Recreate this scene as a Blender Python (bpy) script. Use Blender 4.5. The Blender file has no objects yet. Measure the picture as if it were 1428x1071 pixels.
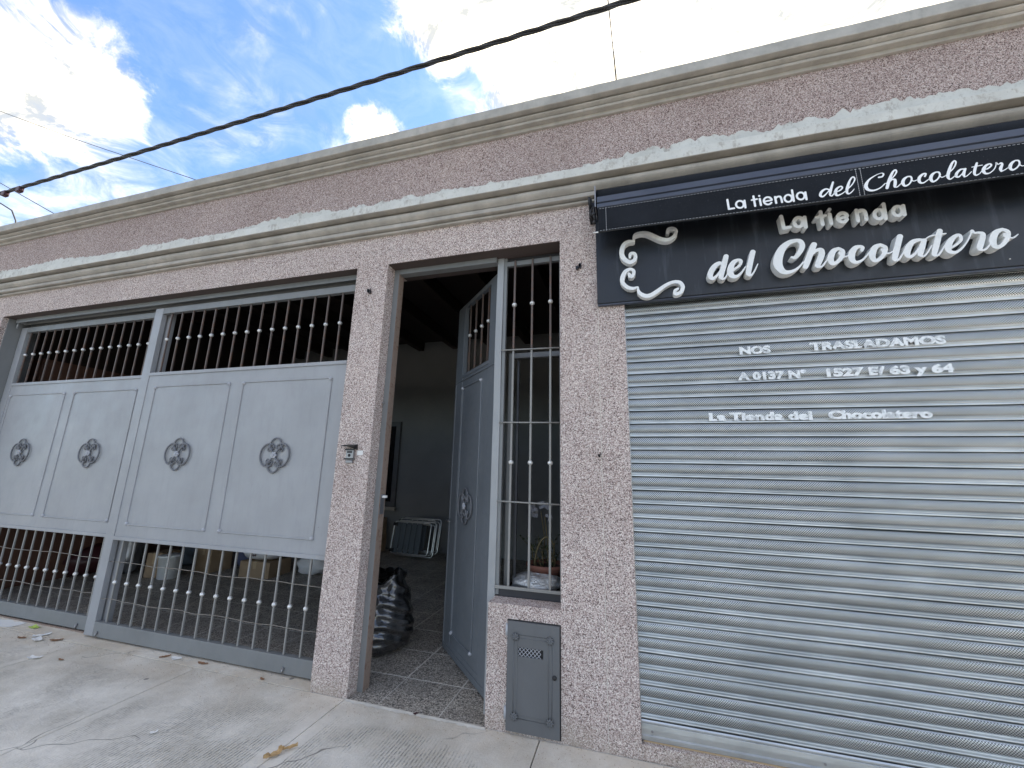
import bpy, bmesh, math, random
import numpy as np
from mathutils import Vector, Matrix
R = math.radians
SC = bpy.context.scene
COL = SC.collection
random.seed(11)

# ------------------------------------------------------------------ camera
cam_d = bpy.data.cameras.new("camera"); cam = bpy.data.objects.new("camera", cam_d); COL.objects.link(cam)
SC.camera = cam
CH, CD = 1.436, 2.55
cam_d.sensor_fit = 'HORIZONTAL'; cam_d.sensor_width = 36.0; cam_d.lens = 36.0 * 563.515 / 1428.0
cam_d.clip_start = 0.02; cam_d.clip_end = 2000
_y, _p, _r = R(-16.3226), R(12.3572), R(1.30105)
fwd = Vector((math.sin(_y)*math.cos(_p), math.cos(_y)*math.cos(_p), math.sin(_p)))
rgt = Vector((math.cos(_y), -math.sin(_y), 0)); upv = rgt.cross(fwd)
r2 = math.cos(_r)*rgt + math.sin(_r)*upv; u2 = -math.sin(_r)*rgt + math.cos(_r)*upv
cam.matrix_world = Matrix(((r2.x, u2.x, -fwd.x, 0), (r2.y, u2.y, -fwd.y, -CD), (r2.z, u2.z, -fwd.z, CH), (0, 0, 0, 1)))

# ------------------------------------------------------------------ world, sun, exposure
SUN_ELEV, SUN_AZ = R(52), R(22)      # the sun stands behind the building, to the right
SC.view_settings.view_transform = 'Standard'; SC.view_settings.look = 'None'
SC.view_settings.gamma = 1.0; SC.view_settings.use_curve_mapping = False
SC.view_settings.exposure = 1.78
W = bpy.data.worlds.new("World"); SC.world = W; W.use_nodes = True
nt = W.node_tree; nt.nodes.clear()
def N(t, typ, **kw):
    n = t.nodes.new(typ)
    for k, v in kw.items(): setattr(n, k, v)
    return n
def vmath(t, op, a, b=None):
    n = N(t, 'ShaderNodeVectorMath', operation=op); 
    for i, s in enumerate((a, b)):
        if s is None: continue
        if isinstance(s, (tuple, list)): n.inputs[i].default_value = s
        else: t.links.new(s, n.inputs[i])
    return n
def smath(t, op, a, b=None, c=None, clamp=False):
    n = N(t, 'ShaderNodeMath', operation=op, use_clamp=clamp)
    for i, s in enumerate((a, b, c)):
        if s is None: continue
        if isinstance(s, (int, float)): n.inputs[i].default_value = s
        else: t.links.new(s, n.inputs[i])
    return n.outputs[0]
sky = N(nt, 'ShaderNodeTexSky', sky_type='NISHITA', sun_disc=False, sun_elevation=SUN_ELEV, sun_rotation=SUN_AZ,
        air_density=1.0, dust_density=0.6, ozone_density=2.5)
tc = N(nt, 'ShaderNodeTexCoord'); D = tc.outputs['Generated']
st = vmath(nt, 'MULTIPLY', D, (1.0, 1.0, 1.9)).outputs[0]
n1 = N(nt, 'ShaderNodeTexNoise'); n1.inputs['Scale'].default_value = 2.6; n1.inputs['Detail'].default_value = 9
n1.inputs['Roughness'].default_value = 0.58; n1.inputs['Distortion'].default_value = 0.5
nt.links.new(st, n1.inputs['Vector'])
n2 = N(nt, 'ShaderNodeTexNoise'); n2.inputs['Scale'].default_value = 9; n2.inputs['Detail'].default_value = 8
n2.inputs['Roughness'].default_value = 0.65; n2.inputs['Distortion'].default_value = 0.8
nt.links.new(st, n2.inputs['Vector'])
dens = smath(nt, 'ADD', smath(nt, 'MULTIPLY', n1.outputs[0], 0.95), smath(nt, 'MULTIPLY', n2.outputs[0], 0.62))
dens = smath(nt, 'ADD', dens, 0.10)
CLOUDS = [((-.78, .285, .56), .13, .36), ((-.72, .30, .63), .07, .16), ((-.86, .24, .45), .10, .22), ((.15, .66, .735), .26, .62), ((.5, .55, .67), .4, .45), ((-.08, .60, .79), .15, .42),
          ((-.465, .575, .672), .060, .62), ((-.505, .55, .665), .035, .35), ((-.30, .66, .69), .07, .22), ((-.27, .54, .80), .08, .24), ((-.33, .50, .80), .05, .15), ((-.90, .33, .30), .08, .35),
          ((-.61, .38, .69), .17, -.62), ((-.50, .50, .70), .11, -.42), ((-.395, .575, .716), .05, -.45), ((-.80, .42, .40), .14, -.32),
          ((-.31, .629, .713), .05, -.5), ((-.27, .60, .75), .03, -.4), ((-.345, .60, .72), .03, -.3), ((.02, .60, .80), .035, -.55), ((-.40, .54, .74), .04, -.3), ((-.66, .50, .56), .14, -.42), ((-.87, .30, .39), .06, -.3)]
for d, rad, w in CLOUDS:
    v = Vector(d).normalized()
    ln = vmath(nt, 'LENGTH', vmath(nt, 'SUBTRACT', D, tuple(v)).outputs[0]).outputs['Value']
    q = smath(nt, 'DIVIDE', ln, rad)
    g = smath(nt, 'EXPONENT', smath(nt, 'MULTIPLY', smath(nt, 'MULTIPLY', q, q), -1.0))
    dens = smath(nt, 'MULTIPLY_ADD', g, w, dens)
cov = N(nt, 'ShaderNodeMapRange', interpolation_type='SMOOTHSTEP')
cov.inputs['From Min'].default_value = 0.72; cov.inputs['From Max'].default_value = 1.22
nt.links.new(dens, cov.inputs['Value'])
n3 = N(nt, 'ShaderNodeTexNoise'); n3.inputs['Scale'].default_value = 4.2; n3.inputs['Detail'].default_value = 7; n3.inputs['Roughness'].default_value = .55; n3.inputs['Distortion'].default_value = .35
nt.links.new(vmath(nt, 'MULTIPLY', D, (1.0, 1.2, 1.6)).outputs[0], n3.inputs['Vector'])
veil = N(nt, 'ShaderNodeMapRange', interpolation_type='SMOOTHSTEP'); veil.inputs['From Min'].default_value = .46; veil.inputs['From Max'].default_value = .74; veil.inputs['To Max'].default_value = .40
nt.links.new(n3.outputs[0], veil.inputs['Value'])
covv = smath(nt, 'MAXIMUM', cov.outputs[0], smath(nt, 'ADD', veil.outputs[0], .04))
shade = N(nt, 'ShaderNodeMapRange'); shade.inputs['From Min'].default_value = .40; shade.inputs['From Max'].default_value = .66
nt.links.new(n2.outputs[0], shade.inputs['Value'])
cc = N(nt, 'ShaderNodeMix', data_type='RGBA'); cc.inputs['A'].default_value = (2.12, 2.16, 2.10, 1); cc.inputs['B'].default_value = (10.2, 8.85, 6.6, 1)
nt.links.new(shade.outputs[0], cc.inputs['Factor'])
skb = N(nt, 'ShaderNodeMix', data_type='RGBA', blend_type='MULTIPLY'); skb.inputs['Factor'].default_value = 1
nt.links.new(sky.outputs[0], skb.inputs['A']); skb.inputs['B'].default_value = (.52, .66, .78, 1)
mx = N(nt, 'ShaderNodeMix', data_type='RGBA')
nt.links.new(covv, mx.inputs['Factor']); nt.links.new(skb.outputs['Result'], mx.inputs['A']); nt.links.new(cc.outputs['Result'], mx.inputs['B'])
bg = N(nt, 'ShaderNodeBackground'); bg.inputs['Strength'].default_value = 0.12
nt.links.new(mx.outputs['Result'], bg.inputs['Color'])
wo = N(nt, 'ShaderNodeOutputWorld'); nt.links.new(bg.outputs[0], wo.inputs['Surface'])

sun_d = bpy.data.lights.new("sun", 'SUN'); sun_d.energy = 3.2; sun_d.angle = R(0.6); sun_d.color = (1, .95, .88)
sun = bpy.data.objects.new("sun", sun_d); COL.objects.link(sun)
sdir = Vector((math.sin(SUN_AZ)*math.cos(SUN_ELEV), math.cos(SUN_AZ)*math.cos(SUN_ELEV), math.sin(SUN_ELEV)))
sun.rotation_euler = sdir.to_track_quat('Z', 'Y').to_euler()

# ------------------------------------------------------------------ materials
def mat(name, base=(.5,.5,.5), rough=.6, metal=0.0, spec=.5):
    m = bpy.data.materials.new(name); m.use_nodes = True
    b = m.node_tree.nodes['Principled BSDF']
    b.inputs['Base Color'].default_value = (*base, 1); b.inputs['Roughness'].default_value = rough
    b.inputs['Metallic'].default_value = metal; b.inputs['Specular IOR Level'].default_value = spec
    return m
def P(m): return m.node_tree.nodes['Principled BSDF']
def pos(m):
    t = m.node_tree
    return N(t, 'ShaderNodeNewGeometry').outputs['Position']
def noise(m, scale, detail=4, rough=.55, vec=None, dist=0, stretch=None):
    t = m.node_tree; v = vec or pos(m)
    if stretch: v = vmath(t, 'MULTIPLY', v, stretch).outputs[0]
    n = N(t, 'ShaderNodeTexNoise'); n.inputs['Scale'].default_value = scale; n.inputs['Detail'].default_value = detail
    n.inputs['Roughness'].default_value = rough; n.inputs['Distortion'].default_value = dist
    t.links.new(v, n.inputs['Vector']); return n.outputs[0]
def ramp(m, fac, stops, interp='LINEAR'):
    t = m.node_tree; n = N(t, 'ShaderNodeValToRGB'); n.color_ramp.interpolation = interp
    e = n.color_ramp.elements
    while len(e) < len(stops): e.new(.5)
    for i, (p, c) in enumerate(stops):
        e[i].position = p; e[i].color = (*c, 1) if len(c) == 3 else c
    t.links.new(fac, n.inputs[0]); return n.outputs[0]
def maprange(m, v, a, b, c=0, d=1):
    t = m.node_tree; n = N(t, 'ShaderNodeMapRange')
    for k, x in (('From Min', a), ('From Max', b), ('To Min', c), ('To Max', d)): n.inputs[k].default_value = x
    t.links.new(v, n.inputs['Value']); return n.outputs[0]
def mix(m, fac, a, b, blend='MIX'):
    t = m.node_tree; n = N(t, 'ShaderNodeMix', data_type='RGBA', blend_type=blend)
    for k, s in (('Factor', fac), ('A', a), ('B', b)):
        if isinstance(s, (int, float)): n.inputs[k].default_value = s
        elif isinstance(s, tuple): n.inputs[k].default_value = (*s, 1)
        else: t.links.new(s, n.inputs[k])
    return n.outputs['Result']
def bump(m, h, strength=.3, dist=.002, prev=None):
    t = m.node_tree; n = N(t, 'ShaderNodeBump'); n.inputs['Strength'].default_value = strength; n.inputs['Distance'].default_value = dist
    t.links.new(h, n.inputs['Height'])
    if prev is not None: t.links.new(prev, n.inputs['Normal'])
    return n.outputs[0]
def setc(m, c): m.node_tree.links.new(c, P(m).inputs['Base Color'])
def setn(m, c): m.node_tree.links.new(c, P(m).inputs['Normal'])
def setr(m, c): m.node_tree.links.new(c, P(m).inputs['Roughness'])

def granite(name, tint=(1, 1, 1), scale=235):
    m = mat(name, rough=.85, spec=.25); t = m.node_tree
    v = N(t, 'ShaderNodeTexVoronoi'); v.inputs['Scale'].default_value = scale; t.links.new(pos(m), v.inputs['Vector'])
    sep = N(t, 'ShaderNodeSeparateColor'); t.links.new(v.outputs['Color'], sep.inputs[0])
    c = ramp(m, sep.outputs[0], [(0, (.12,.085,.078)), (.13, (.29,.22,.20)), (.28, (.455,.355,.325)), (.47, (.56,.455,.42)), (.68, (.67,.58,.535)), (.85, (.84,.77,.715))], 'CONSTANT')
    big = noise(m, 1.1, 5, .6)
    c = mix(m, 1.0, c, ramp(m, big, [(.3, (.86,.84,.83)), (.5, (.97,.97,.97)), (.72, (1.06,1.05,1.03))]), 'MULTIPLY')
    c = mix(m, maprange(m, noise(m, 3.2, 6, .7, stretch=(1, 1, .35)), .52, .75, 0, .25), c, (.40,.35,.30))
    sp = N(t, 'ShaderNodeSeparateXYZ'); t.links.new(pos(m), sp.inputs[0])
    low = maprange(m, sp.outputs[2], .16, .0, 0, 1)
    low = smath(t, 'MULTIPLY', low, maprange(m, noise(m, 7, 5, .6), .35, .65, .1, .75))
    c = mix(m, low, c, (.36,.31,.25))
    if tint != (1, 1, 1): c = mix(m, 1.0, c, tint, 'MULTIPLY')
    setc(m, c)
    setn(m, bump(m, v.outputs['Distance'], .35, .004, bump(m, noise(m, 300, 2), .25, .002)))
    return m
M = {}
M['granite'] = granite('speckled granite render')
M['granite_up'] = granite('speckled granite render of the parapet', (.80,.765,.765))
def concrete_trim(name, base, streak=True):
    m = mat(name, base, .88, spec=.2)
    c = mix(m, maprange(m, noise(m, 5, 7, .65), .35, .7), tuple(x*.78 for x in base), tuple(min(1, x*1.12) for x in base))
    c = mix(m, maprange(m, noise(m, 14, 6, .7, stretch=(1, 1, .3)), .54, .74, 0, .40), c, tuple(x*.52 for x in base))
    setc(m, c); setn(m, bump(m, noise(m, 60, 5), .3, .003)); return m
M['trim'] = concrete_trim('weathered painted moulding', (.47,.435,.385))
def white_trim():
    m = mat('peeling off white paint', rough=.85, spec=.2)
    c = mix(m, maprange(m, noise(m, 4, 6, .7), .35, .7), (.56,.56,.52), (.70,.70,.655))
    c = mix(m, maprange(m, noise(m, 14, 7, .75, stretch=(1, 1, .5)), .54, .64, 0, .75), c, (.36,.33,.29))
    c = mix(m, maprange(m, noise(m, 55, 5, .7), .58, .70, 0, .5), c, (.30,.28,.25))
    setc(m, c); setn(m, bump(m, noise(m, 50, 5), .35, .003)); return m
M['soffit'] = mat('shade brown plaster soffit', (.12,.09,.08), .8)  # plain plaster under the lintels, its shade put into the dark brown colour
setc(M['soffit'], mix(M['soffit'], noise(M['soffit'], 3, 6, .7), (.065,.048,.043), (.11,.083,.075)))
M['whitetrim'] = white_trim()
M['coping'] = concrete_trim('weathered cement coping', (.46,.445,.41))

def paint(name, base, rough=.42, wear=.35, rust=0.0):
    m = mat(name, base, rough, spec=.5)
    c = mix(m, maprange(m, noise(m, 2.2, 6, .6), .3, .7), tuple(x*.90 for x in base), tuple(x*1.07 for x in base))
    c = mix(m, maprange(m, noise(m, 18, 6, .7, stretch=(1, 1, .2)), .50, .75, 0, wear), c, tuple(x*.72 + .01 for x in base))
    c = mix(m, maprange(m, noise(m, 140, 3, .6), .64, .74, 0, .35), c, tuple(x*1.35 for x in base))
    c = mix(m, maprange(m, noise(m, 30, 7, .75, stretch=(1, 1, .08)), .62, .74, 0, .35), c, tuple(x*.62+.015 for x in base))
    c = mix(m, maprange(m, noise(m, 21, 8, .8), .67, .71, 0, .8), c, (.13,.07,.045))
    if rust:
        c = mix(m, maprange(m, noise(m, 26, 7, .75), .60-.22*rust, .72-.18*rust, 0, .9), c, (.17,.085,.05))
    setc(m, c); setr(m, maprange(m, noise(m, 9, 5), .3, .7, rough-.08, rough+.14))
    setn(m, bump(m, noise(m, 35, 5), .12, .002, bump(m, noise(m, 2.3, 3, .5), .35, .02))); return m
M['gate'] = paint('blue grey gate paint', (.325,.332,.345), .40)
M['gateframe'] = paint('grey gate frame paint', (.205,.212,.213), .45)
M['door'] = paint('slate grey door paint', (.15,.165,.182), .36)
M['post'] = paint('pale grey post paint', (.33,.34,.345), .4)
M['cabinet'] = paint('mid grey cabinet paint', (.125,.129,.134), .42, .45)
M['rustbar'] = paint('rusty brown bar', (.11,.085,.075), .55, .4, .45)
M['bar'] = paint('grey wrought bar paint', (.27,.265,.25), .45, .4)
M['rustframe'] = paint('rusty inner jamb', (.27,.205,.165), .7, .5, .35)
M['darksteel'] = paint('dark steel sill', (.035,.036,.042), .45)
M['ornament'] = paint('dark grey cast ornament', (.15,.155,.17), .42, .4)
M['rosette'] = paint('pale cast rosette', (.42,.43,.46), .38)
M['ball'] = mat('bare steel ball', (.74,.74,.72), .38, .55)
setc(M['ball'], ramp(M['ball'], noise(M['ball'], 90, 4), [(.3, (.46,.44,.41)), (.6, (.82,.82,.80))]))
M['black'] = mat('black', (.012,.012,.014), .5)
M['blackmetal'] = mat('black mechanism metal', (.02,.021,.025), .38, .3)
M['cable'] = mat('black cable sheath', (.018,.018,.02), .55)
setc(M['cable'], mix(M['cable'], noise(M['cable'], 25, 3), (.012,.012,.013), (.04,.038,.036)))

def slat_mat(perf):
    m = mat('galvanised slat' + (' perforated' if perf else ''), (.55,.58,.60), .3, .95)
    t = m.node_tree
    base = mix(m, maprange(m, noise(m, 7, 5, .6, stretch=(.4, 1, 2.5)), .3, .7), (.48,.505,.51), (.68,.705,.71))
    base = mix(m, maprange(m, noise(m, 3.0, 6, .65, stretch=(1, 1, .4)), .5, .72, 0, .35), base, (.34,.37,.39))
    if perf:
        p = pos(m)
        s = N(t, 'ShaderNodeSeparateXYZ'); t.links.new(p, s.inputs[0])
        X, Z = s.outputs[0], s.outputs[2]; pt = .0115
        u = smath(t, 'DIVIDE', smath(t, 'ADD', X, Z), pt); v = smath(t, 'DIVIDE', smath(t, 'SUBTRACT', X, Z), pt)
        fu = smath(t, 'SUBTRACT', smath(t, 'FRACT', u), .5); fv = smath(t, 'SUBTRACT', smath(t, 'FRACT', v), .5)
        r = smath(t, 'SQRT', smath(t, 'ADD', smath(t, 'MULTIPLY', fu, fu), smath(t, 'MULTIPLY', fv, fv)))
        hole = maprange(m, r, .36, .44, 1, 0)
        sepo = N(t, 'ShaderNodeSeparateXYZ'); tcn = N(t, 'ShaderNodeTexCoord'); t.links.new(tcn.outputs['Object'], sepo.inputs[0])
        band = smath(t, 'MULTIPLY', maprange(m, sepo.outputs[2], -.053, -.050), maprange(m, sepo.outputs[2], -.004, -.006))
        hole = smath(t, 'MULTIPLY', hole, band)
        base = mix(m, hole, base, (.03,.033,.036))
        t.links.new(maprange(m, hole, 0, 1, .95, .1), P(m).inputs['Metallic'])
        setn(m, bump(m, smath(t, 'SUBTRACT', 1.0, hole), .4, .001))
    setc(m, base); setr(m, maprange(m, noise(m, 20, 4), .3, .7, .28, .42)); return m
M['slat'] = slat_mat(True); M['rail'] = slat_mat(False)
M['slattext'] = mat('worn white vinyl lettering', (.82,.84,.84), .5)
setc(M['slattext'], mix(M['slattext'], maprange(M['slattext'], noise(M['slattext'], 38, 5, .7), .48, .58, 0, .6), (.84,.86,.86), (.40,.42,.43)))

def board_mat():
    m = mat('black sign sheet', (.02,.023,.031), .33, spec=.5)
    c = mix(m, maprange(m, noise(m, 3, 6, .6), .3, .7), (.009,.011,.015), (.016,.019,.025))
    st = noise(m, 16, 5, .6, stretch=(1.6, 1, .18))
    c = mix(m, maprange(m, st, .55, .76, 0, .5), c, (.075,.083,.10))
    setc(m, c); setr(m, maprange(m, noise(m, 8, 5), .3, .7, .28, .48)); return m
M['board'] = board_mat()
M['letter_white'] = mat('white letter face', (.80,.81,.80), .45)
setc(M['letter_white'], mix(M['letter_white'], maprange(M['letter_white'], noise(M['letter_white'], 30, 5), .5, .8, 0, .6), (.82,.83,.82), (.62,.62,.58)))
def fabric():
    m = mat('black awning canvas', (.012,.014,.018), .8, spec=.2)
    c = mix(m, maprange(m, noise(m, 4, 6, .6), .3, .7), (.009,.011,.015), (.016,.019,.025))
    c = mix(m, maprange(m, noise(m, 160, 2), .66, .74, 0, .3), c, (.12,.12,.12))
    setc(m, c); setn(m, bump(m, noise(m, 6, 4, stretch=(1, 1, .5)), .5, .012, bump(m, noise(m, 500, 2), .15, .001))); return m
M['canvas'] = fabric()
M['awnbar'] = mat('navy grey awning profile', (.062,.072,.10), .38, .2)
setc(M['awnbar'], mix(M['awnbar'], maprange(M['awnbar'], noise(M['awnbar'], 6, 5, stretch=(.3, 1, 1)), .3, .7), (.045,.053,.078), (.085,.098,.13)))
M['thread'] = mat('white stitching', (.42,.43,.45), .8)
M['print'] = mat('white printed lettering', (.88,.89,.90), .6)

def pavement_mat():
    m = mat('brushed concrete pavement', rough=.9, spec=.2); t = m.node_tree
    c = mix(m, maprange(m, noise(m, 1.3, 8, .68), .38, .62), (.58,.535,.455), (.86,.81,.72))
    c = mix(m, maprange(m, noise(m, 6, 7, .7), .48, .72, 0, .4), c, (.48,.45,.40))
    c = mix(m, maprange(m, noise(m, 90, 4, .7), .5, .7, 0, .45), c, (.85,.83,.78))
    c = mix(m, maprange(m, noise(m, 210, 3, .7), .6, .72, 0, .5), c, (.34,.32,.28))
    s = N(t, 'ShaderNodeSeparateXYZ'); t.links.new(pos(m), s.inputs[0])
    so = N(t, 'ShaderNodeSeparateXYZ'); tcn = N(t, 'ShaderNodeTexCoord'); t.links.new(tcn.outputs['Object'], so.inputs[0])
    # soil and dust gathered along the wall
    nearw = smath(t, 'MULTIPLY', maprange(m, s.outputs[1], -.45, .02), maprange(m, noise(m, 3.5, 6, .65), .35, .65, .15, .9))
    c = mix(m, smath(t, 'MULTIPLY', nearw, .7), c, (.56,.455,.335))
    # brushed ridges run towards the road, with smooth trowelled margins and worn patches
    wob = smath(t, 'MULTIPLY', noise(m, 3, 3), .02)
    w = smath(t, 'SINE', smath(t, 'MULTIPLY', smath(t, 'ADD', s.outputs[0], wob), 2*math.pi/.019))
    mx_ = smath(t, 'ABSOLUTE', so.outputs[0]); inside = maprange(m, mx_, .565, .545)
    iny = maprange(m, s.outputs[1], -.14, -.20)
    worn = maprange(m, noise(m, 1.9, 5, .6), .42, .56)
    amp = smath(t, 'MULTIPLY', smath(t, 'MULTIPLY', inside, iny), worn)
    groove = smath(t, 'MULTIPLY', maprange(m, w, -.2, -.95, 0, 1), amp)
    groove = smath(t, 'MULTIPLY', groove, maprange(m, noise(m, 40, 4), .35, .6))
    c = mix(m, smath(t, 'MULTIPLY', groove, .85), c, (.34,.32,.28))
    # flattened gum and oil spots
    vo = N(t, 'ShaderNodeTexVoronoi'); vo.inputs['Scale'].default_value = 2.6; t.links.new(vmath(t, 'MULTIPLY', pos(m), (1, 1, 1)).outputs[0], vo.inputs['Vector'])
    sp = smath(t, 'ADD', vo.outputs['Distance'], smath(t, 'MULTIPLY', noise(m, 45, 3), .03))
    c = mix(m, maprange(m, sp, .066, .050, 0, .8), c, (.17,.165,.16))
    # hairline cracks
    cr = N(t, 'ShaderNodeTexVoronoi', feature='DISTANCE_TO_EDGE'); cr.inputs['Scale'].default_value = .95
    wv = vmath(t, 'ADD', pos(m), vmath(t, 'MULTIPLY', N(t, 'ShaderNodeTexNoise').outputs['Color'], (.25, .25, 0)).outputs[0])
    t.links.new(wv.outputs[0], cr.inputs['Vector'])
    c = mix(m, smath(t, 'MULTIPLY', maprange(m, cr.outputs['Distance'], .0045, .001, 0, .75), maprange(m, noise(m, 1.2, 3), .46, .52)), c, (.13,.12,.10))
    setc(m, c)
    h = smath(t, 'SUBTRACT', noise(m, 120, 5, .7), smath(t, 'MULTIPLY', groove, 2.2))
    setn(m, bump(m, h, .8, .005, bump(m, noise(m, 9, 6, .65), .6, .014)))
    return m
M['pave'] = pavement_mat()
M['mortar'] = mat('dark joint', (.11,.10,.085), .95)
M['plasteredge'] = concrete_trim('pale cement fillet', (.66,.62,.55))
def terrazzo():
    m = mat('grey terrazzo tile', rough=.45); t = m.node_tree
    v = N(t, 'ShaderNodeTexVoronoi'); v.inputs['Scale'].default_value = 140; t.links.new(pos(m), v.inputs['Vector'])
    sep = N(t, 'ShaderNodeSeparateColor'); t.links.new(v.outputs['Color'], sep.inputs[0])
    c = ramp(m, sep.outputs[0], [(0, (.05,.045,.042)), (.20, (.24,.21,.18)), (.42, (.38,.34,.29)), (.68, (.54,.49,.42)), (.86, (.72,.67,.58))], 'CONSTANT')
    c = mix(m, maprange(m, noise(m, 2.5, 6, .6), .35, .7, 0, .55), c, (.17,.155,.135))
    setc(m, c); setr(m, maprange(m, noise(m, 5, 5), .3, .7, .35, .7)); return m
M['tile'] = terrazzo()
M['grout'] = mat('pale grout', (.66,.63,.57), .9)
M['road'] = mat('asphalt', (.06,.06,.06), .9)
setc(M['road'], mix(M['road'], noise(M['road'], 60, 5), (.035,.035,.035), (.06,.058,.055)))
M['ground'] = mat('far ground', (.085,.08,.065), .95)
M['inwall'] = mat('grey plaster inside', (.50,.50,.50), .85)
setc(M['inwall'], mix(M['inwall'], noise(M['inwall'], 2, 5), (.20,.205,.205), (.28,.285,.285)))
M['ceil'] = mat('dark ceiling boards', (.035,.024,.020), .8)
M['wood'] = mat('dark stained beam', (.03,.018,.013), .7)
M['browndoor'] = mat('reddish brown wood', (.19,.085,.055), .55)
setc(M['browndoor'], mix(M['browndoor'], noise(M['browndoor'], 14, 6, .6, stretch=(1, 1, .08)), (.09,.04,.028), (.17,.085,.055)))
def bagmat():
    m = mat('black bin liner plastic', (.004,.004,.005), .10, spec=1.0)
    P(m).inputs['Coat Weight'].default_value = 1; P(m).inputs['Coat Roughness'].default_value = .05; P(m).inputs['Coat IOR'].default_value = 1.8
    setn(m, bump(m, noise(m, 11, 5, .6, stretch=(1, 1, 4.5), dist=.9), .7, .03, bump(m, noise(m, 45, 4, .6), .4, .006))); return m
M['bag'] = bagmat()
M['cardboard'] = mat('cardboard', (.36,.25,.15), .85)
setc(M['cardboard'], mix(M['cardboard'], noise(M['cardboard'], 8, 5), (.28,.19,.11), (.42,.30,.19)))
M['tape'] = mat('packing tape', (.45,.33,.2), .35)
M['whiteplastic'] = mat('white plastic', (.80,.80,.78), .4)
M['whitecloth'] = mat('white cloth', (.74,.73,.74), .85)
M['redcloth'] = mat('red cloth', (.55,.05,.025), .8)
M['maroon'] = mat('maroon plastic', (.055,.014,.017), .45)
M['blueplastic'] = mat('dusky blue fabric', (.08,.09,.16), .8)
M['tiewire'] = paint('dull grey wire', (.26,.235,.20), .6, .4, .3)
M['alu'] = mat('aluminium tube', (.78,.79,.80), .3, .85)
M['webbing'] = mat('grey blue chair webbing', (.10,.12,.14), .8)
M['silver'] = mat('silver plastic bag', (.72,.73,.73), .28, .55)
setn(M['silver'], bump(M['silver'], noise(M['silver'], 26, 5, .6, dist=1.5), 1.0, .02))
M['terracotta'] = mat('terracotta', (.20,.085,.06), .7)
M['soil'] = mat('potting soil', (.05,.035,.025), .95)
M['leaf'] = mat('green leaf', (.035,.05,.02), .55)
M['drystem'] = mat('dry stem', (.15,.12,.06), .8)
M['petal'] = mat('pale petal', (.30,.30,.33), .7)
M['glass'] = mat('dark window pane', (.012,.013,.015), .08, spec=.6)
M['paper'] = mat('white paper', (.78,.77,.74), .8)
M['yellowpaper'] = mat('yellow green wrapper', (.45,.60,.12), .5)
M['dryleaf'] = mat('dry brown leaf', (.26,.14,.075), .8)
M['tanleaf'] = mat('tan straw leaf', (.52,.35,.17), .8)
M['lens'] = mat('camera lens', (.02,.02,.025), .1)
M['steelgrey'] = mat('brushed grey metal', (.30,.30,.31), .35, .7)

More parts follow.
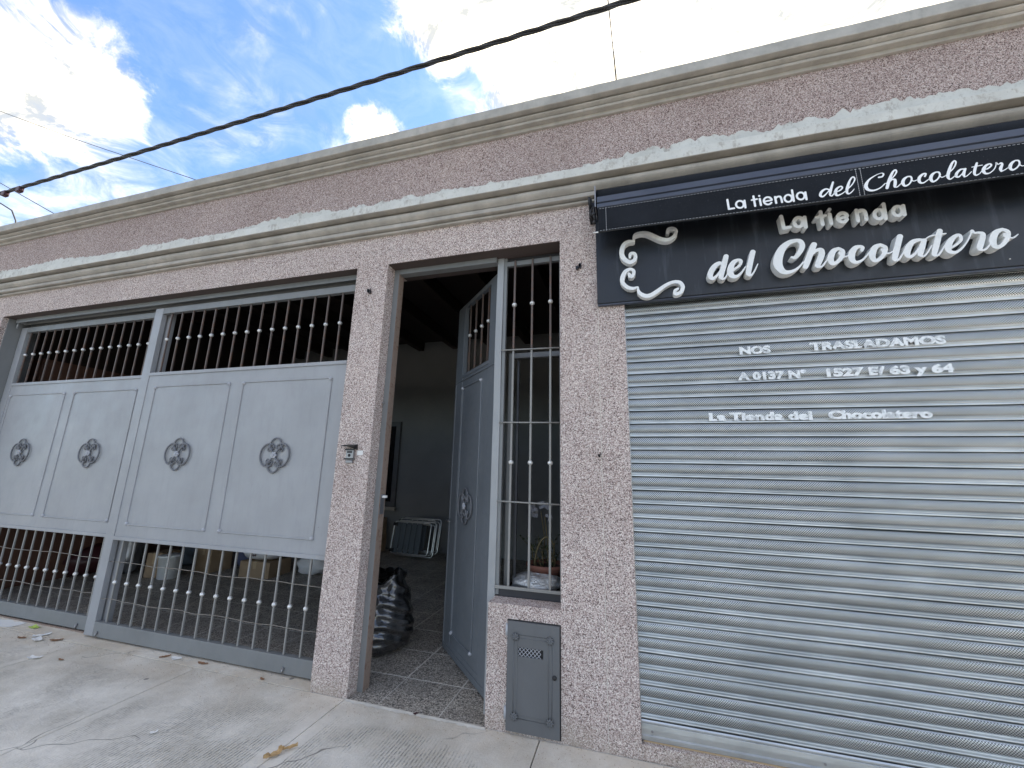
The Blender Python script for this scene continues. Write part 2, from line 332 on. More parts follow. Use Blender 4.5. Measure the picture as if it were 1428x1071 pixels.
# ------------------------------------------------------------------ geometry helpers
def link(name, me, m, parent=None, kind=None, loc=None):
    o = bpy.data.objects.new(name, me); COL.objects.link(o)
    if m is not None and len(me.materials) == 0: me.materials.append(m)
    if parent is not None: o.parent = parent
    if loc is not None: o.location = loc
    if kind: o['kind'] = kind
    return o
def thing(name, label, cat, loc=(0,0,0), group=None, rot=(0,0,0)):
    o = bpy.data.objects.new(name, None); COL.objects.link(o); o.location = loc; o.rotation_euler = rot
    o.empty_display_size = .1
    o['label'] = label; o['category'] = cat
    if group: o['group'] = group
    return o
def tago(o, label, cat, group=None):
    o['label'] = label; o['category'] = cat
    if group: o['group'] = group
    return o
class MB:
    def __init__(s): s.v = []; s.f = []; s.sm = []
    def add(s, vs, fs, smooth=False):
        b = len(s.v); s.v += [tuple(v) for v in vs]; s.f += [tuple(b+i for i in f) for f in fs]; s.sm += [smooth]*len(fs); return s
    def box(s, x0, x1, y0, y1, z0, z1):
        vs = [(x0,y0,z0),(x1,y0,z0),(x1,y1,z0),(x0,y1,z0),(x0,y0,z1),(x1,y0,z1),(x1,y1,z1),(x0,y1,z1)]
        return s.add(vs, [(0,3,2,1),(4,5,6,7),(0,1,5,4),(1,2,6,5),(2,3,7,6),(3,0,4,7)])
    def tube(s, pts, r, n=8, closed=False, cap=True, flat=None):
        P_ = [Vector(p) for p in pts]; k = len(P_); rr = r if isinstance(r, (list, tuple)) else [r]*k
        vs = []; up = None
        for i, p in enumerate(P_):
            a = P_[(i-1) % k] if (closed or i) else p; b = P_[(i+1) % k] if (closed or i < k-1) else p
            t = (b-a).normalized()
            if up is None: up = Vector((0,0,1)) if abs(t.z) < .9 else Vector((0,1,0))
            x = t.cross(up).normalized(); y = x.cross(t).normalized(); up = y
            for j in range(n):
                an = 2*math.pi*j/n; vs.append(p + (x*math.cos(an) + y*math.sin(an))*rr[i])
        fs = []
        for i in range(k if closed else k-1):
            for j in range(n):
                i2 = (i+1) % k; fs.append((i*n+j, i*n+(j+1) % n, i2*n+(j+1) % n, i2*n+j))
        s.add(vs, fs, True)
        if cap and not closed:
            b = len(s.v) - len(vs)
            s.f.append(tuple(b+j for j in reversed(range(n)))); s.f.append(tuple(b+(k-1)*n+j for j in range(n))); s.sm += [False, False]
        return s
    def sphere(s, c, r, nu=10, nv=7, sz=1.0):
        vs = [(c[0], c[1], c[2]+r*sz)]; 
        for i in range(1, nv):
            th = math.pi*i/nv
            for j in range(nu):
                ph = 2*math.pi*j/nu; vs.append((c[0]+r*math.sin(th)*math.cos(ph), c[1]+r*math.sin(th)*math.sin(ph), c[2]+r*math.cos(th)*sz))
        vs.append((c[0], c[1], c[2]-r*sz)); fs = []
        for j in range(nu): fs.append((0, 1+j, 1+(j+1) % nu))
        for i in range(nv-2):
            for j in range(nu): fs.append((1+i*nu+j, 1+(i+1)*nu+j, 1+(i+1)*nu+(j+1) % nu, 1+i*nu+(j+1) % nu))
        L = len(vs)-1
        for j in range(nu): fs.append((L, 1+(nv-2)*nu+(j+1) % nu, 1+(nv-2)*nu+j))
        return s.add(vs, fs, True)
    def extrude_x(s, prof, x0, x1, smooth=False, segs=1, closed=True, caps=True):
        n = len(prof); vs = []
        for i in range(segs+1):
            x = x0+(x1-x0)*i/segs; vs += [(x, y, z) for y, z in prof]
        fs = []
        for i in range(segs):
            for j in range(n if closed else n-1):
                fs.append((i*n+j, (i+1)*n+j, (i+1)*n+(j+1) % n, i*n+(j+1) % n))
        s.add(vs, fs, smooth)
        if caps and closed:
            b = len(s.v)-len(vs); s.f.append(tuple(b+j for j in reversed(range(n)))); s.f.append(tuple(b+segs*n+j for j in range(n))); s.sm += [False, False]
        return s
    def lathe(s, prof, c=(0,0,0), n=20):
        vs = []; k = len(prof)
        for r_, z in prof:
            for j in range(n):
                a = 2*math.pi*j/n; vs.append((c[0]+r_*math.cos(a), c[1]+r_*math.sin(a), c[2]+z))
        fs = [(i*n+j, i*n+(j+1) % n, (i+1)*n+(j+1) % n, (i+1)*n+j) for i in range(k-1) for j in range(n)]
        return s.add(vs, fs, True)
    def mesh(s, name, bevel=0, auto=True):
        me = bpy.data.meshes.new(name); me.from_pydata([tuple(v) for v in s.v], [], s.f); me.update()
        me.polygons.foreach_set('use_smooth', s.sm)
        bm = bmesh.new(); bm.from_mesh(me)
        bmesh.ops.recalc_face_normals(bm, faces=bm.faces)
        if bevel:
            es = [e for e in bm.edges if len(e.link_faces) == 2 and e.calc_face_angle(0) > .6]
            bmesh.ops.bevel(bm, geom=es, offset=bevel, segments=2, profile=.6, affect='EDGES', clamp_overlap=True)
        bm.to_mesh(me); bm.free(); return me
    def obj(s, name, m, parent=None, kind=None, bevel=0, loc=None):
        return link(name, s.mesh(name, bevel), m, parent, kind, loc)
def box(name, x0, x1, y0, y1, z0, z1, m, parent=None, kind=None, bevel=0):
    return MB().box(x0, x1, y0, y1, z0, z1).obj(name, m, parent, kind, bevel)
def copy_part(o, parent, loc=None):
    c = o.copy(); COL.objects.link(c); c.parent = parent
    if loc is not None: c.location = loc
    return c

# stroke lettering: the union of tapered strokes, traced to outlines and extruded as solid letters
def catmull(st):
    if len(st) < 3: return st
    out = []; n = len(st)
    for i in range(n-1):
        p0, p1, p2, p3 = st[max(i-1, 0)], st[i], st[i+1], st[min(i+2, n-1)]
        for k in range(5):
            t = k/5
            out.append([.5*((2*b)+(-a+c)*t+(2*a-5*b+4*c-d)*t*t+(-a+3*b-3*c+d)*t**3) for a, b, c, d in zip(p0, p1, p2, p3)])
    out.append(st[-1]); return out
def outlines(strokes, res):
    pts = [p for s in strokes for p in s]
    rm = max(p[2] for p in pts)+3*res
    x0 = min(p[0] for p in pts)-rm; x1 = max(p[0] for p in pts)+rm; z0 = min(p[1] for p in pts)-rm; z1 = max(p[1] for p in pts)+rm
    nx = int((x1-x0)/res)+1; nz = int((z1-z0)/res)+1
    X, Z = np.meshgrid(x0+np.arange(nx)*res, z0+np.arange(nz)*res, indexing='ij')
    F = np.full(X.shape, 1e3)
    for s in strokes:
        cs = catmull(s)
        for a, b in zip(cs[:-1], cs[1:]):
            ax, az, ar = a; bx, bz, br = b; dx, dz = bx-ax, bz-az; L = dx*dx+dz*dz
            if L < 1e-12: t = np.zeros_like(X)
            else: t = np.clip(((X-ax)*dx+(Z-az)*dz)/L, 0, 1)
            F = np.minimum(F, np.hypot(X-ax-t*dx, Z-az-t*dz)-(ar+(br-ar)*t))
    S = F < 0
    seg = {}
    def pt(i, j, k, l):
        a, b = F[i, j], F[k, l]; t = a/(a-b)
        return (x0+(i+(k-i)*t)*res, z0+(j+(l-j)*t)*res)
    cellmask = (S[:-1, :-1].astype(int)+S[1:, :-1]+S[:-1, 1:]+S[1:, 1:])
    for i, j in np.argwhere((cellmask > 0) & (cellmask < 4)):
        c = [(i, j), (i+1, j), (i+1, j+1), (i, j+1)]
        ed = []
        for k in range(4):
            a, b = c[k], c[(k+1) % 4]
            if S[a] != S[b]: ed.append((tuple(sorted((tuple(map(int, a)), tuple(map(int, b))))), S[a]))
        # walk so that the inside stays on one side
        outs = [e for e, sa in ed if sa]; ins = [e for e, sa in ed if not sa]
        for a, b in zip(outs, ins if len(ins) == 1 else ins[::-1]): seg[a] = b
    loops = []
    while seg:
        k0 = next(iter(seg)); lp = [k0]; k = seg.pop(k0)
        while k != k0 and k in seg:
            lp.append(k); k = seg.pop(k)
        if len(lp) > 8: loops.append([pt(*a, *b) for a, b in lp])
    res_l = []
    for lp in loops:
        A = np.array(lp); A = (np.roll(A, 1, 0)+2*A+np.roll(A, -1, 0))/4
        keep = [A[0]]                                  # drop nearly collinear points
        for i in range(1, len(A)-1):
            a, b, c = keep[-1], A[i], A[i+1]
            cr = abs((b[0]-a[0])*(c[1]-a[1])-(b[1]-a[1])*(c[0]-a[0])); ln = math.hypot(c[0]-a[0], c[1]-a[1])
            if cr/max(ln, 1e-9) > res*.10 or math.hypot(*(b-a)) > res*9: keep.append(b)
        res_l.append([tuple(p) for p in keep])
    return res_l
def solid_letter(name, strokes, yfront, yback, m, parent, res=.0016, bev=.0):
    cu = bpy.data.curves.new(name, 'CURVE'); cu.dimensions = '2D'; cu.fill_mode = 'BOTH'
    cu.extrude = (yback-yfront)/2; cu.bevel_depth = bev; cu.bevel_resolution = 1; cu.offset = -bev
    for lp in outlines(strokes, res):
        sp = cu.splines.new('POLY'); sp.points.add(len(lp)-1); sp.use_cyclic_u = True
        for q, (x, z) in zip(sp.points, lp): q.co = (x, z, 0, 1)
    tmp = bpy.data.objects.new('tmp', cu); COL.objects.link(tmp)
    me = bpy.data.meshes.new_from_object(tmp, depsgraph=bpy.context.evaluated_depsgraph_get())
    bpy.data.objects.remove(tmp); bpy.data.curves.remove(cu)
    me.transform(Matrix.Translation((0, (yfront+yback)/2, 0)) @ Matrix.Rotation(R(90), 4, 'X'))
    me.name = name
    return link(name, me, m, parent)
def font_text(name, body, x0, z0, width, height, yface, m, parent, bold=.03, thick=.0006):
    cu = bpy.data.curves.new(name, 'FONT'); cu.body = body; cu.size = 1; cu.offset = bold; cu.resolution_u = 3; cu.extrude = .5
    tmp = bpy.data.objects.new('tmp', cu); COL.objects.link(tmp)
    me = bpy.data.meshes.new_from_object(tmp, depsgraph=bpy.context.evaluated_depsgraph_get())
    bpy.data.objects.remove(tmp); bpy.data.curves.remove(cu)
    co = np.array([v.co[:] for v in me.vertices]); mn, mxx = co.min(0), co.max(0)
    cap = .72
    for v in me.vertices:
        v.co = (x0+(v.co.x-mn[0])/(mxx[0]-mn[0])*width, yface-thick*(1 if v.co.z > 0 else 0), z0+v.co.y/cap*height)
    me.update(); me.name = name
    return link(name, me, m, parent)
# traced strokes: name, [[x, z, radius], ...] in metres on the sign's plane
SCRIPT = [["d",[[[0.5745,2.6779,0.0073],[0.5583,2.6896,0.0107],[0.5327,2.676,0.0141],[0.5107,2.6456,0.0161],[0.5009,2.6138,0.0147],[0.5129,2.5941,0.01],[0.5347,2.6075,0.0073],[0.5592,2.6395,0.0053]],[[0.5962,2.7282,0.0141],[0.5832,2.6805,0.0147],[0.567,2.6312,0.0146],[0.5589,2.598,0.0132]],[[0.5582,2.5887,0.0066],[0.5742,2.5853,0.0053],[0.591,2.6064,0.004],[0.6062,2.6373,0.0033]]]],["e",[[[0.6062,2.6373,0.0033],[0.6213,2.6303,0.0046],[0.6392,2.644,0.0066],[0.6647,2.6625,0.0072],[0.6728,2.6869,0.0092],[0.6587,2.6961,0.0086],[0.6337,2.6848,0.0132],[0.6161,2.6542,0.0165],[0.6107,2.6185,0.0164],[0.6219,2.5955,0.0131],[0.6468,2.5939,0.0085],[0.6726,2.6181,0.0052],[0.693,2.6479,0.0039]]]],["l",[[[0.7396,2.7369,0.0144],[0.7264,2.6906,0.0143],[0.7125,2.6418,0.0149],[0.7037,2.6034,0.0136]],[[0.7055,2.591,0.0064],[0.7202,2.5921,0.0058],[0.7383,2.617,0.0039],[0.7584,2.6575,0.0026]]]],["C",[[[0.9318,2.6771,0.0056],[0.9492,2.6733,0.01],[0.9733,2.6996,0.0125],[0.9914,2.7361,0.0138],[0.9866,2.7676,0.0126],[0.9653,2.7779,0.0108],[0.9308,2.7716,0.0134],[0.8935,2.741,0.0191],[0.8685,2.6929,0.0229],[0.8595,2.6442,0.0228],[0.8722,2.6037,0.0176],[0.8968,2.5866,0.0118],[0.9336,2.5924,0.0081],[0.9636,2.613,0.0056],[0.9841,2.6383,0.0043]]]],["h",[[[1.0487,2.7398,0.0149],[1.0277,2.692,0.0155],[1.0066,2.6423,0.0154],[0.9929,2.6092,0.0135]],[[1.0051,2.639,0.0049],[1.0304,2.6776,0.0056],[1.0591,2.703,0.0086],[1.0788,2.7002,0.0135],[1.079,2.6743,0.0153],[1.0638,2.6381,0.0152],[1.0518,2.6106,0.0134]],[[1.0505,2.5997,0.0061],[1.0712,2.6012,0.0054],[1.0931,2.6273,0.0042],[1.1107,2.6526,0.0036]]]],["o",[[[1.1609,2.6996,0.0079],[1.1351,2.6852,0.0139],[1.1171,2.6434,0.0157],[1.1233,2.6123,0.0114],[1.1481,2.62,0.0096],[1.1732,2.6509,0.0102],[1.1797,2.681,0.0096],[1.1609,2.6996,0.0079]],[[1.163,2.6744,0.006],[1.169,2.6514,0.0048],[1.1872,2.6455,0.0036],[1.2091,2.6528,0.0036]]]],["c",[[[1.2674,2.6721,0.0075],[1.2729,2.6881,0.0088],[1.2614,2.697,0.0088],[1.2385,2.6909,0.0127],[1.2196,2.6607,0.0164],[1.2159,2.6249,0.0138],[1.2298,2.6051,0.0094],[1.2581,2.6121,0.0062],[1.2845,2.6372,0.0037],[1.3033,2.6634,0.0031]]]],["o",[[[1.3535,2.6937,0.0081],[1.3273,2.6802,0.0143],[1.3089,2.6374,0.0155],[1.3156,2.6044,0.0105],[1.3418,2.6115,0.0092],[1.3662,2.6438,0.0104],[1.3739,2.6749,0.0099],[1.3535,2.6937,0.0081]],[[1.3567,2.6666,0.0056],[1.3625,2.6443,0.0043],[1.3857,2.6389,0.0037],[1.4055,2.6475,0.0037]]]],["l",[[[1.4468,2.7301,0.0135],[1.43,2.681,0.014],[1.414,2.6335,0.014],[1.4052,2.6029,0.0121]],[[1.4063,2.5922,0.006],[1.4215,2.5958,0.0048],[1.4412,2.6226,0.0036],[1.4587,2.6519,0.0036]]]],["a",[[[1.5443,2.6938,0.006],[1.5202,2.6974,0.009],[1.4927,2.6874,0.0121],[1.4689,2.6505,0.0151],[1.4623,2.6176,0.0126],[1.4749,2.6053,0.0084],[1.4981,2.6217,0.006],[1.5256,2.6599,0.0048]],[[1.5459,2.6907,0.0114],[1.5311,2.6521,0.0131],[1.5173,2.6134,0.0119]],[[1.5168,2.6038,0.0053],[1.5333,2.6015,0.0047],[1.5537,2.6244,0.0035],[1.5725,2.6565,0.003]]]],["t",[[[1.6198,2.7358,0.0125],[1.6048,2.6902,0.013],[1.5882,2.6438,0.0135],[1.5756,2.6067,0.0111]],[[1.5766,2.5969,0.0053],[1.5936,2.6001,0.0047],[1.615,2.6295,0.0035],[1.6331,2.6581,0.0035]],[[1.551,2.697,0.0024],[1.5738,2.7119,0.0036],[1.6049,2.7155,0.0036],[1.6429,2.7173,0.0029]]]],["e",[[[1.6292,2.6344,0.0035],[1.6438,2.6323,0.0052],[1.6705,2.6442,0.0058],[1.697,2.6693,0.0069],[1.698,2.6955,0.0076],[1.6833,2.6992,0.0087],[1.659,2.6785,0.0129],[1.6392,2.6433,0.0146],[1.6398,2.6142,0.011],[1.6614,2.6043,0.0081],[1.6884,2.619,0.0052],[1.7191,2.6556,0.0035],[1.7439,2.7001,0.0035]]]],["r",[[[1.7439,2.7001,0.0035],[1.7504,2.715,0.0075],[1.7575,2.7028,0.0052],[1.7757,2.7013,0.0063],[1.7904,2.6894,0.0103],[1.7792,2.6535,0.0125],[1.7648,2.6182,0.0125],[1.7646,2.606,0.0079]],[[1.764,2.6027,0.0051],[1.7848,2.6038,0.0045],[1.8054,2.6258,0.0034],[1.8223,2.6538,0.0034]]]],["o",[[[1.8696,2.7056,0.0073],[1.8406,2.6897,0.0136],[1.8215,2.6471,0.0146],[1.8274,2.6118,0.0106],[1.8534,2.6174,0.0089],[1.8799,2.6518,0.01],[1.8888,2.6876,0.0095],[1.8696,2.7056,0.0073]],[[1.8729,2.6799,0.0045],[1.8704,2.6667,0.0045],[1.8806,2.6632,0.0045],[1.895,2.6528,0.0033],[1.9091,2.654,0.0033],[1.9248,2.6684,0.0022]]]]]
BLOCK = [["L",[[[0.9075,2.9455,0.0101],[0.9133,2.8654,0.01]],[[0.9133,2.8654,0.01],[0.9441,2.868,0.0099]]]],["a",[[[1.0127,2.8897,0.0098],[1.0091,2.8773,0.0098],[1.002,2.8681,0.0098],[0.9927,2.8638,0.0098],[0.9831,2.8654,0.0098],[0.9751,2.8725,0.0099],[0.9702,2.8837,0.0099],[0.9694,2.897,0.0099],[0.973,2.9095,0.0099],[0.9802,2.9188,0.0099],[0.9896,2.923,0.0099],[0.9992,2.9214,0.0099],[1.0072,2.9142,0.0099],[1.0121,2.9029,0.0098],[1.0127,2.8897,0.0098]],[[1.0231,2.9196,0.0099],[1.0226,2.8552,0.0098]]]],["t",[[[1.1047,2.9416,0.0097],[1.1064,2.8579,0.0096]],[[1.0813,2.9081,0.0084],[1.1262,2.9139,0.0084]]]],["i",[[[1.1469,2.9178,0.0096],[1.1483,2.8569,0.0095]],[[1.1496,2.9486,0.0097],[1.1501,2.9478,0.0097]]]],["e",[[[1.2247,2.8713,0.0094],[1.2184,2.8633,0.0094],[1.2103,2.8587,0.0094],[1.2015,2.8583,0.0095],[1.1934,2.8621,0.0095],[1.187,2.8696,0.0095],[1.1834,2.8796,0.0095],[1.1831,2.8908,0.0095],[1.1862,2.9014,0.0095],[1.1921,2.9099,0.0096],[1.2001,2.9149,0.0095],[1.209,2.9158,0.0095],[1.2173,2.9125,0.0095],[1.2239,2.9054,0.0095],[1.2279,2.8956,0.0095]],[[1.1838,2.8833,0.0083],[1.2263,2.8878,0.0082]]]],["n",[[[1.2744,2.9213,0.0094],[1.275,2.8533,0.0093]],[[1.2747,2.8993,0.0094],[1.29,2.9163,0.0094],[1.3074,2.9133,0.0094],[1.3145,2.8945,0.0093],[1.3141,2.8561,0.0093]]]],["d",[[[1.3952,2.8747,0.0092],[1.3914,2.8629,0.0092],[1.3843,2.8541,0.0092],[1.3753,2.8501,0.0092],[1.3661,2.8517,0.0092],[1.3586,2.8585,0.0092],[1.3542,2.8693,0.0092],[1.3539,2.8819,0.0092],[1.3577,2.8938,0.0093],[1.3648,2.9026,0.0093],[1.3739,2.9066,0.0092],[1.3831,2.905,0.0092],[1.3906,2.8981,0.0092],[1.3949,2.8873,0.0092],[1.3952,2.8747,0.0092]],[[1.4033,2.9384,0.0092],[1.4016,2.8464,0.0091]]]],["a",[[[1.4802,2.8799,0.009],[1.4764,2.8682,0.009],[1.4694,2.8595,0.009],[1.4605,2.8555,0.009],[1.4516,2.8571,0.009],[1.4443,2.8639,0.0091],[1.4401,2.8745,0.0091],[1.4399,2.887,0.0091],[1.4437,2.8988,0.0091],[1.4507,2.9075,0.0091],[1.4596,2.9115,0.0091],[1.4686,2.9099,0.0091],[1.4759,2.903,0.0091],[1.48,2.8923,0.009],[1.4802,2.8799,0.009]],[[1.4882,2.9121,0.0091],[1.4868,2.8553,0.009]]]]]
PRINT = [["L",[[[0.6045,3.0274,0.0057],[0.6078,2.9647,0.0057]],[[0.6078,2.9647,0.0057],[0.635,2.9656,0.0057]]]],["a",[[[0.6867,2.9817,0.0056],[0.6839,2.9721,0.0056],[0.6777,2.9651,0.0056],[0.6694,2.9621,0.0056],[0.6606,2.9637,0.0056],[0.653,2.9695,0.0056],[0.6482,2.9785,0.0057],[0.6471,2.9889,0.0057],[0.6499,2.9985,0.0057],[0.6562,3.0055,0.0057],[0.6645,3.0085,0.0057],[0.6733,3.0069,0.0057],[0.6809,3.001,0.0056],[0.6857,2.992,0.0056],[0.6867,2.9817,0.0056]],[[0.6923,3.0061,0.0056],[0.6936,2.9593,0.0056]]]],["t",[[[0.7401,3.0255,0.0056],[0.7433,2.9602,0.0056]],[[0.7296,3.002,0.005],[0.7561,3.0034,0.005]]]],["i",[[[0.7703,3.0029,0.0056],[0.7728,2.9604,0.0055]],[[0.7694,3.0221,0.0056],[0.7699,3.0213,0.0056]]]],["e",[[[0.8259,2.9675,0.0055],[0.82,2.9616,0.0055],[0.8126,2.9589,0.0055],[0.8047,2.9597,0.0055],[0.7975,2.964,0.0055],[0.7922,2.9711,0.0055],[0.7895,2.9799,0.0055],[0.7899,2.989,0.0055],[0.7933,2.9972,0.0055],[0.7991,3.0031,0.0055],[0.8066,3.0058,0.0055],[0.8146,3.0049,0.0055],[0.8217,3.0006,0.0055],[0.827,2.9935,0.0055],[0.8296,2.9847,0.0055]],[[0.791,2.9808,0.0049],[0.828,2.983,0.0049]]]],["n",[[[0.8471,3.0011,0.0055],[0.8493,2.9604,0.0055]],[[0.8485,2.989,0.0055],[0.8586,2.9989,0.0055],[0.8719,2.9978,0.0055],[0.8768,2.9837,0.0054],[0.8781,2.9606,0.0054]]]],["d",[[[0.9288,2.976,0.0054],[0.926,2.9667,0.0054],[0.9201,2.9599,0.0054],[0.9124,2.957,0.0054],[0.9044,2.9584,0.0054],[0.8976,2.9641,0.0054],[0.8934,2.9728,0.0054],[0.8926,2.9828,0.0054],[0.8955,2.9922,0.0054],[0.9013,2.999,0.0054],[0.9091,3.002,0.0054],[0.9171,3.0004,0.0054],[0.9239,2.9947,0.0054],[0.9281,2.986,0.0054],[0.9288,2.976,0.0054]],[[0.9339,3.0276,0.0054],[0.9356,2.9569,0.0054]]]],["a",[[[0.9902,2.9796,0.0053],[0.9873,2.9703,0.0053],[0.9813,2.9636,0.0053],[0.9735,2.9607,0.0053],[0.9654,2.9622,0.0053],[0.9585,2.9679,0.0054],[0.9543,2.9765,0.0054],[0.9535,2.9865,0.0054],[0.9564,2.9958,0.0054],[0.9624,3.0026,0.0054],[0.9703,3.0055,0.0054],[0.9784,3.0039,0.0054],[0.9853,2.9982,0.0053],[0.9895,2.9895,0.0053],[0.9902,2.9796,0.0053]],[[0.9959,3.0025,0.0053],[0.9968,2.9565,0.0053]]]],["d",[[[1.11,2.996,0.0035],[1.0933,3.004,0.0047],[1.0725,2.9911,0.0064],[1.0637,2.969,0.0064],[1.0753,2.9601,0.0047],[1.095,2.9766,0.0029],[1.114,3.0,0.0029]],[[1.132,3.0393,0.0047],[1.1184,3.0025,0.0064],[1.1092,2.9692,0.0058]],[[1.1081,2.9606,0.0035],[1.1177,2.9568,0.0035],[1.1326,2.9761,0.0023]]]],["e",[[[1.1326,2.9761,0.0023],[1.1557,2.9818,0.0034],[1.1699,2.9958,0.004],[1.1639,3.0071,0.0035],[1.1452,2.9973,0.0058],[1.135,2.9757,0.0075],[1.1398,2.9546,0.0052],[1.1629,2.9602,0.0029],[1.1847,2.9761,0.0023]]]],["l",[[[1.1847,2.9761,0.0023],[1.2158,3.0069,0.0029],[1.2326,3.0372,0.0034],[1.2264,3.054,0.0034],[1.2111,3.0382,0.0046],[1.1953,3.0009,0.0069],[1.1867,2.969,0.0063],[1.1927,2.9545,0.004],[1.2074,2.9617,0.0028],[1.2219,2.9789,0.0017]]]],["C",[[[1.3396,3.0276,0.0048],[1.3551,3.0294,0.0042],[1.3622,3.0435,0.0036],[1.3531,3.0511,0.0018],[1.3264,3.0424,0.0024],[1.2937,3.0207,0.0048],[1.2759,2.9888,0.0084],[1.2817,2.9636,0.0072],[1.3048,2.9535,0.0047],[1.3355,2.9629,0.003],[1.3614,2.9858,0.0024]]]],["h",[[[1.3663,2.9848,0.0024],[1.3981,3.0135,0.0029],[1.4181,3.041,0.0035],[1.4171,3.0575,0.0035],[1.4029,3.0463,0.0053],[1.3815,3.0028,0.0071],[1.3653,2.9571,0.007]],[[1.3756,2.983,0.0024],[1.3938,3.0017,0.0029],[1.4059,2.9992,0.0059],[1.4037,2.9773,0.007],[1.3995,2.9622,0.0064]],[[1.3985,2.9554,0.0035],[1.4103,2.9552,0.0029],[1.4275,2.9712,0.0023]]]],["o",[[[1.4616,3.0074,0.0035],[1.445,2.9955,0.0064],[1.4359,2.9743,0.0075],[1.4427,2.9543,0.0052],[1.462,2.9622,0.0035],[1.4758,2.985,0.004],[1.4747,3.0033,0.0041],[1.4616,3.0074,0.0035]],[[1.4727,2.9842,0.0023],[1.4835,2.9751,0.0023],[1.4999,2.9801,0.0023]]]],["c",[[[1.5334,2.9939,0.0046],[1.5396,3.0085,0.0034],[1.526,3.0079,0.0052],[1.5086,2.9894,0.0069],[1.5062,2.965,0.0063],[1.5218,2.9571,0.0034],[1.5499,2.9767,0.0023]]]],["o",[[[1.5804,3.0089,0.0034],[1.5643,2.9978,0.0063],[1.5545,2.9758,0.0074],[1.5609,2.956,0.0051],[1.5805,2.9657,0.0034],[1.5946,2.9881,0.004],[1.5927,3.0056,0.004],[1.5804,3.0089,0.0034]],[[1.5922,2.9852,0.0023],[1.6008,2.9738,0.0023],[1.6169,2.98,0.0022]]]],["l",[[[1.6169,2.98,0.0022],[1.6535,3.014,0.0028],[1.6699,3.0447,0.0034],[1.6667,3.0591,0.0034],[1.6529,3.0443,0.0051],[1.6352,3.0055,0.0067],[1.6252,2.9735,0.0067],[1.6299,2.957,0.0039],[1.6418,2.9613,0.0028],[1.6563,2.9752,0.0022]]]],["a",[[[1.6959,3.0035,0.0033],[1.6805,3.0027,0.0045],[1.6637,2.9859,0.0061],[1.6579,2.9681,0.0056],[1.6676,2.9627,0.0039],[1.6858,2.9799,0.0022],[1.6994,3.0001,0.0028]],[[1.7014,3.0037,0.0044],[1.6903,2.979,0.0066],[1.6892,2.9644,0.005]],[[1.6889,2.9577,0.0028],[1.7012,2.9619,0.0022],[1.722,2.9817,0.0022]]]],["t",[[[1.7514,3.0268,0.0044],[1.7393,2.997,0.006],[1.7314,2.9703,0.0055],[1.737,2.9578,0.0038],[1.7528,2.9652,0.0022]],[[1.7283,3.0074,0.0022],[1.7699,3.0106,0.0022]]]],["e",[[[1.7528,2.9652,0.0022],[1.7685,2.9826,0.0022],[1.7862,2.9856,0.0033],[1.8032,3.0,0.0038],[1.8007,3.0113,0.0033],[1.7832,3.0043,0.0055],[1.7694,2.9825,0.0071],[1.7725,2.9617,0.0054],[1.7916,2.9604,0.0027],[1.8143,2.9822,0.0022],[1.8252,3.0106,0.0022]]]],["r",[[[1.8252,3.0106,0.0043],[1.8311,3.0013,0.0022],[1.8424,3.0069,0.0038],[1.8457,2.9981,0.0048],[1.8355,2.9764,0.0065],[1.8354,2.9618,0.0043]],[[1.835,2.9592,0.0027],[1.8513,2.9663,0.0021],[1.8691,2.9791,0.0021]]]],["o",[[[1.898,3.0093,0.0032],[1.8827,2.998,0.0059],[1.8717,2.9765,0.0069],[1.8776,2.9588,0.0048],[1.8967,2.9679,0.0032],[1.9105,2.988,0.0037],[1.9096,3.006,0.0037],[1.898,3.0093,0.0032]],[[1.9087,2.9851,0.0021],[1.9182,2.9731,0.0021],[1.9331,2.9765,0.0021]]]]]
SCROLL = [["scroll",[[[0.0458,2.802,0.0071],[0.0512,2.8268,0.0103],[0.0734,2.8271,0.0103],[0.0813,2.8022,0.011],[0.0685,2.777,0.0126],[0.0402,2.7706,0.0134],[0.0078,2.8004,0.0144],[-0.0041,2.8448,0.0145],[0.0089,2.8946,0.0129],[0.0383,2.9162,0.0113],[0.0741,2.9151,0.0072],[0.0728,2.9386,0.0056],[0.0863,2.9608,0.0097],[0.1222,2.9673,0.0104],[0.1601,2.9578,0.0127],[0.201,2.93,0.0134],[0.2428,2.9023,0.0132],[0.2852,2.8941,0.0116],[0.3204,2.9157,0.0108],[0.3309,2.9495,0.0108],[0.3123,2.9703,0.0093],[0.2879,2.9674,0.0101],[0.2825,2.947,0.0109]]]],["scroll",[[[0.0597,2.6678,0.0062],[0.0422,2.6699,0.0101],[0.0357,2.6915,0.007],[0.0495,2.669,0.0109],[0.064,2.6838,0.0101],[0.0656,2.7069,0.0094],[0.0442,2.7213,0.0094],[0.0141,2.7067,0.0126],[-0.0043,2.6689,0.0141],[-0.0048,2.634,0.0125],[0.0205,2.5998,0.0116],[0.0549,2.586,0.01],[0.0856,2.5924,0.0046],[0.0869,2.5727,0.0076],[0.0966,2.5489,0.0114],[0.1278,2.5278,0.0128],[0.1612,2.5299,0.0128],[0.2032,2.555,0.012],[0.2467,2.5846,0.0104],[0.2906,2.6019,0.0097],[0.3302,2.5965,0.0111],[0.3473,2.5651,0.011],[0.3329,2.5312,0.011],[0.3038,2.5225,0.0103],[0.301,2.5442,0.0088],[0.3195,2.5564,0.0066]]]]]

